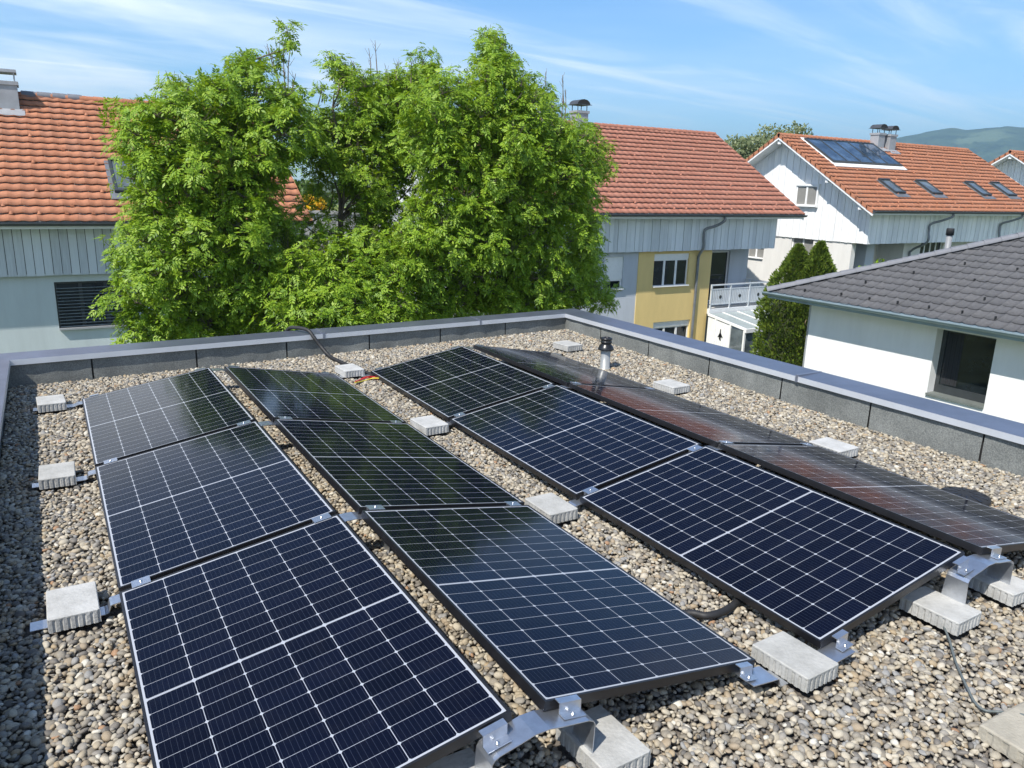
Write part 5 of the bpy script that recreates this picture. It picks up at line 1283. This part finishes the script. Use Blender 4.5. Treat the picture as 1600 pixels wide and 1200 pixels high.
conifer('thuja column with brown dead twigs, right one of the pair touching the bungalow', (c2[0]-.05, 9.6, GROUND), t2[2]-GROUND+.05, 0.98, 22, True, lean=.0)

def bush(name, label, cen, rad, n, mat, seed, leaf=.1, trunk_h=0, cat='shrub', group=None, lumps=9, two=True):
    rg = np.random.default_rng(seed); t = thing(name, label, cat, (cen[0], cen[1], cen[2]), group)
    P0 = []
    for k in range(lumps):
        d = rg.normal(size=3); d /= np.linalg.norm(d); c = d*np.array(rad)*.62*rg.uniform(.5, 1)+np.array([0, 0, rad[2]+trunk_h]); rr_ = np.array(rad)*rg.uniform(.28, .5)
        q = rg.normal(size=(n//lumps, 3)); q /= np.linalg.norm(q, axis=1)[:, None]; P0.append(c+q*rr_*rg.uniform(.55, 1.05, (len(q), 1)))
    P0 = np.concatenate(P0); d = rg.normal(size=P0.shape)+np.array([0, 0, .5])
    tpl = np.array([[0, 0, 0], [.5, .28, .04], [1, 0, 0], [.5, -.28, .04]])*leaf
    V = place(tpl, P0, rot_from(d, rg.uniform(0, 6.28, len(P0))), rg.uniform(.7, 1.35, len(P0))); np_mesh('crown', V, quads(V), mat, t)
    m = MB(); m.tube([(0, 0, 0), (.05, 0, (rad[2]+trunk_h)*.6), (0, .05, rad[2]+trunk_h)], [max(.05, rad[0]*.06), max(.04, rad[0]*.045), .02], 7)
    for k in range(6):
        a = k*1.05; m.tube([(0, 0, trunk_h+rad[2]*.4), (math.cos(a)*rad[0]*.3, math.sin(a)*rad[1]*.3, trunk_h+rad[2]*.9), (math.cos(a)*rad[0]*.6, math.sin(a)*rad[1]*.6, trunk_h+rad[2]*1.25)], [.05, .035, .01], 6)
    m.build('trunk', MT['bark'], t); return t
# trees beyond the houses
for i, (u, vtop, vb, hw, y, lab) in enumerate(((1168, 206, 262, 30, 46, 'pale green tree behind the roofs, leftmost of the far trees'), (1208, 192, 250, 30, 50, 'pale loose tree behind the white gable, between two other far trees'), (1250, 186, 235, 16, 48, 'thin sparse tree top above the white gable ridge, rightmost far tree'))):
    a = at(u, vtop, y=y); c = at(u+hw, vtop, y=y); b_ = at(u, vb, y=y); rx = c[0]-a[0]; rz = max(1.6, (a[2]-b_[2])*.62)
    bush('broadleaf_tree', lab, (a[0], y, GROUND), (rx*1.2, rx*1.2, rz), 2600 if i < 2 else 700, MT['birch'], 60+i, .32, a[2]-GROUND-2*rz, 'tree', 'trees beyond the houses', 16)
a = at(492, 322, y=27)
bush('forsythia_bush', 'yellow flowering bush seen through the gap between the ash trees', (a[0], 27, a[2]-1.0), (.75, .75, .8), 900, MT['forsythia'], 71, .16)
a = at(500, 300, y=40)
bush('garden_tree', 'olive green garden tree behind the yellow bush', (a[0]-1, 40, -1), (3.5, 2.5, 1.5), 4200, MT['hedge'], 72, .28, cat='tree')
a = at(385, 290, y=60)
bush('garden_tree', 'dark hedge tree far back between the terraced houses', (11.5, 52, -.6), (5, 3, 1.9), 5200, MT['hedge'], 73, .35, cat='tree')
q = at(545, 338, y=24.4)
b = MB(); b.box((6.9, 24.1, GROUND), (11.4, 24.45, q[2]+.1)); b.box((6.8, 24.05, q[2]+.1), (11.5, 24.5, q[2]+.22))
tag(b.build('garden_wall', MT['concrete']), 'low grey garden wall seen through the gap between the ash trees', 'wall')
a = at(1380, 400, y=9.0); b0 = at(1350, 410, y=9.0)
bush('vine_shrub', 'small bright green shoot tips poking up behind the bungalow hip', (a[0], 9.0, a[2]-1.2), (.35, .3, .6), 160, MT['ash'], 81, .13)
bush('vine_shrub', 'little bright green tuft behind the hip, nearer the thujas', (b0[0], 9.0, b0[2]-1.0), (.22, .22, .5), 110, MT['ash'], 82, .12)
for i, (x, y, r) in enumerate(((13, 12, 1.3), (16.5, 12.8, 1.0), (-3, 12, 1.2))):
    bush('garden_shrub', ('round green shrub below the middle house wall', 'smaller round shrub below the blue grey wall', 'round green shrub below the left house window')[i], (x, y, GROUND), (r, r, r*.8), 2600, MT['hedge'], 90+i, .12)

# ------------------------------------------------------------------ haze
hb = MB(); hb.box((-2900, -780, GROUND-1.0), (5100, 3700, 330))
hm = bpy.data.materials.new('haze'); hm.use_nodes = True; ht = hm.node_tree; ht.nodes.clear()
pvn = ht.nodes.new('ShaderNodeVolumePrincipled'); pvn.inputs['Color'].default_value = (0.52, 0.80, 1.0, 1); pvn.inputs['Density'].default_value = 0.00034; pvn.inputs['Anisotropy'].default_value = 0.2
mo = ht.nodes.new('ShaderNodeOutputMaterial'); ht.links.new(pvn.outputs[0], mo.inputs['Volume'])
tag(hb.build('haze', hm), kind='stuff')
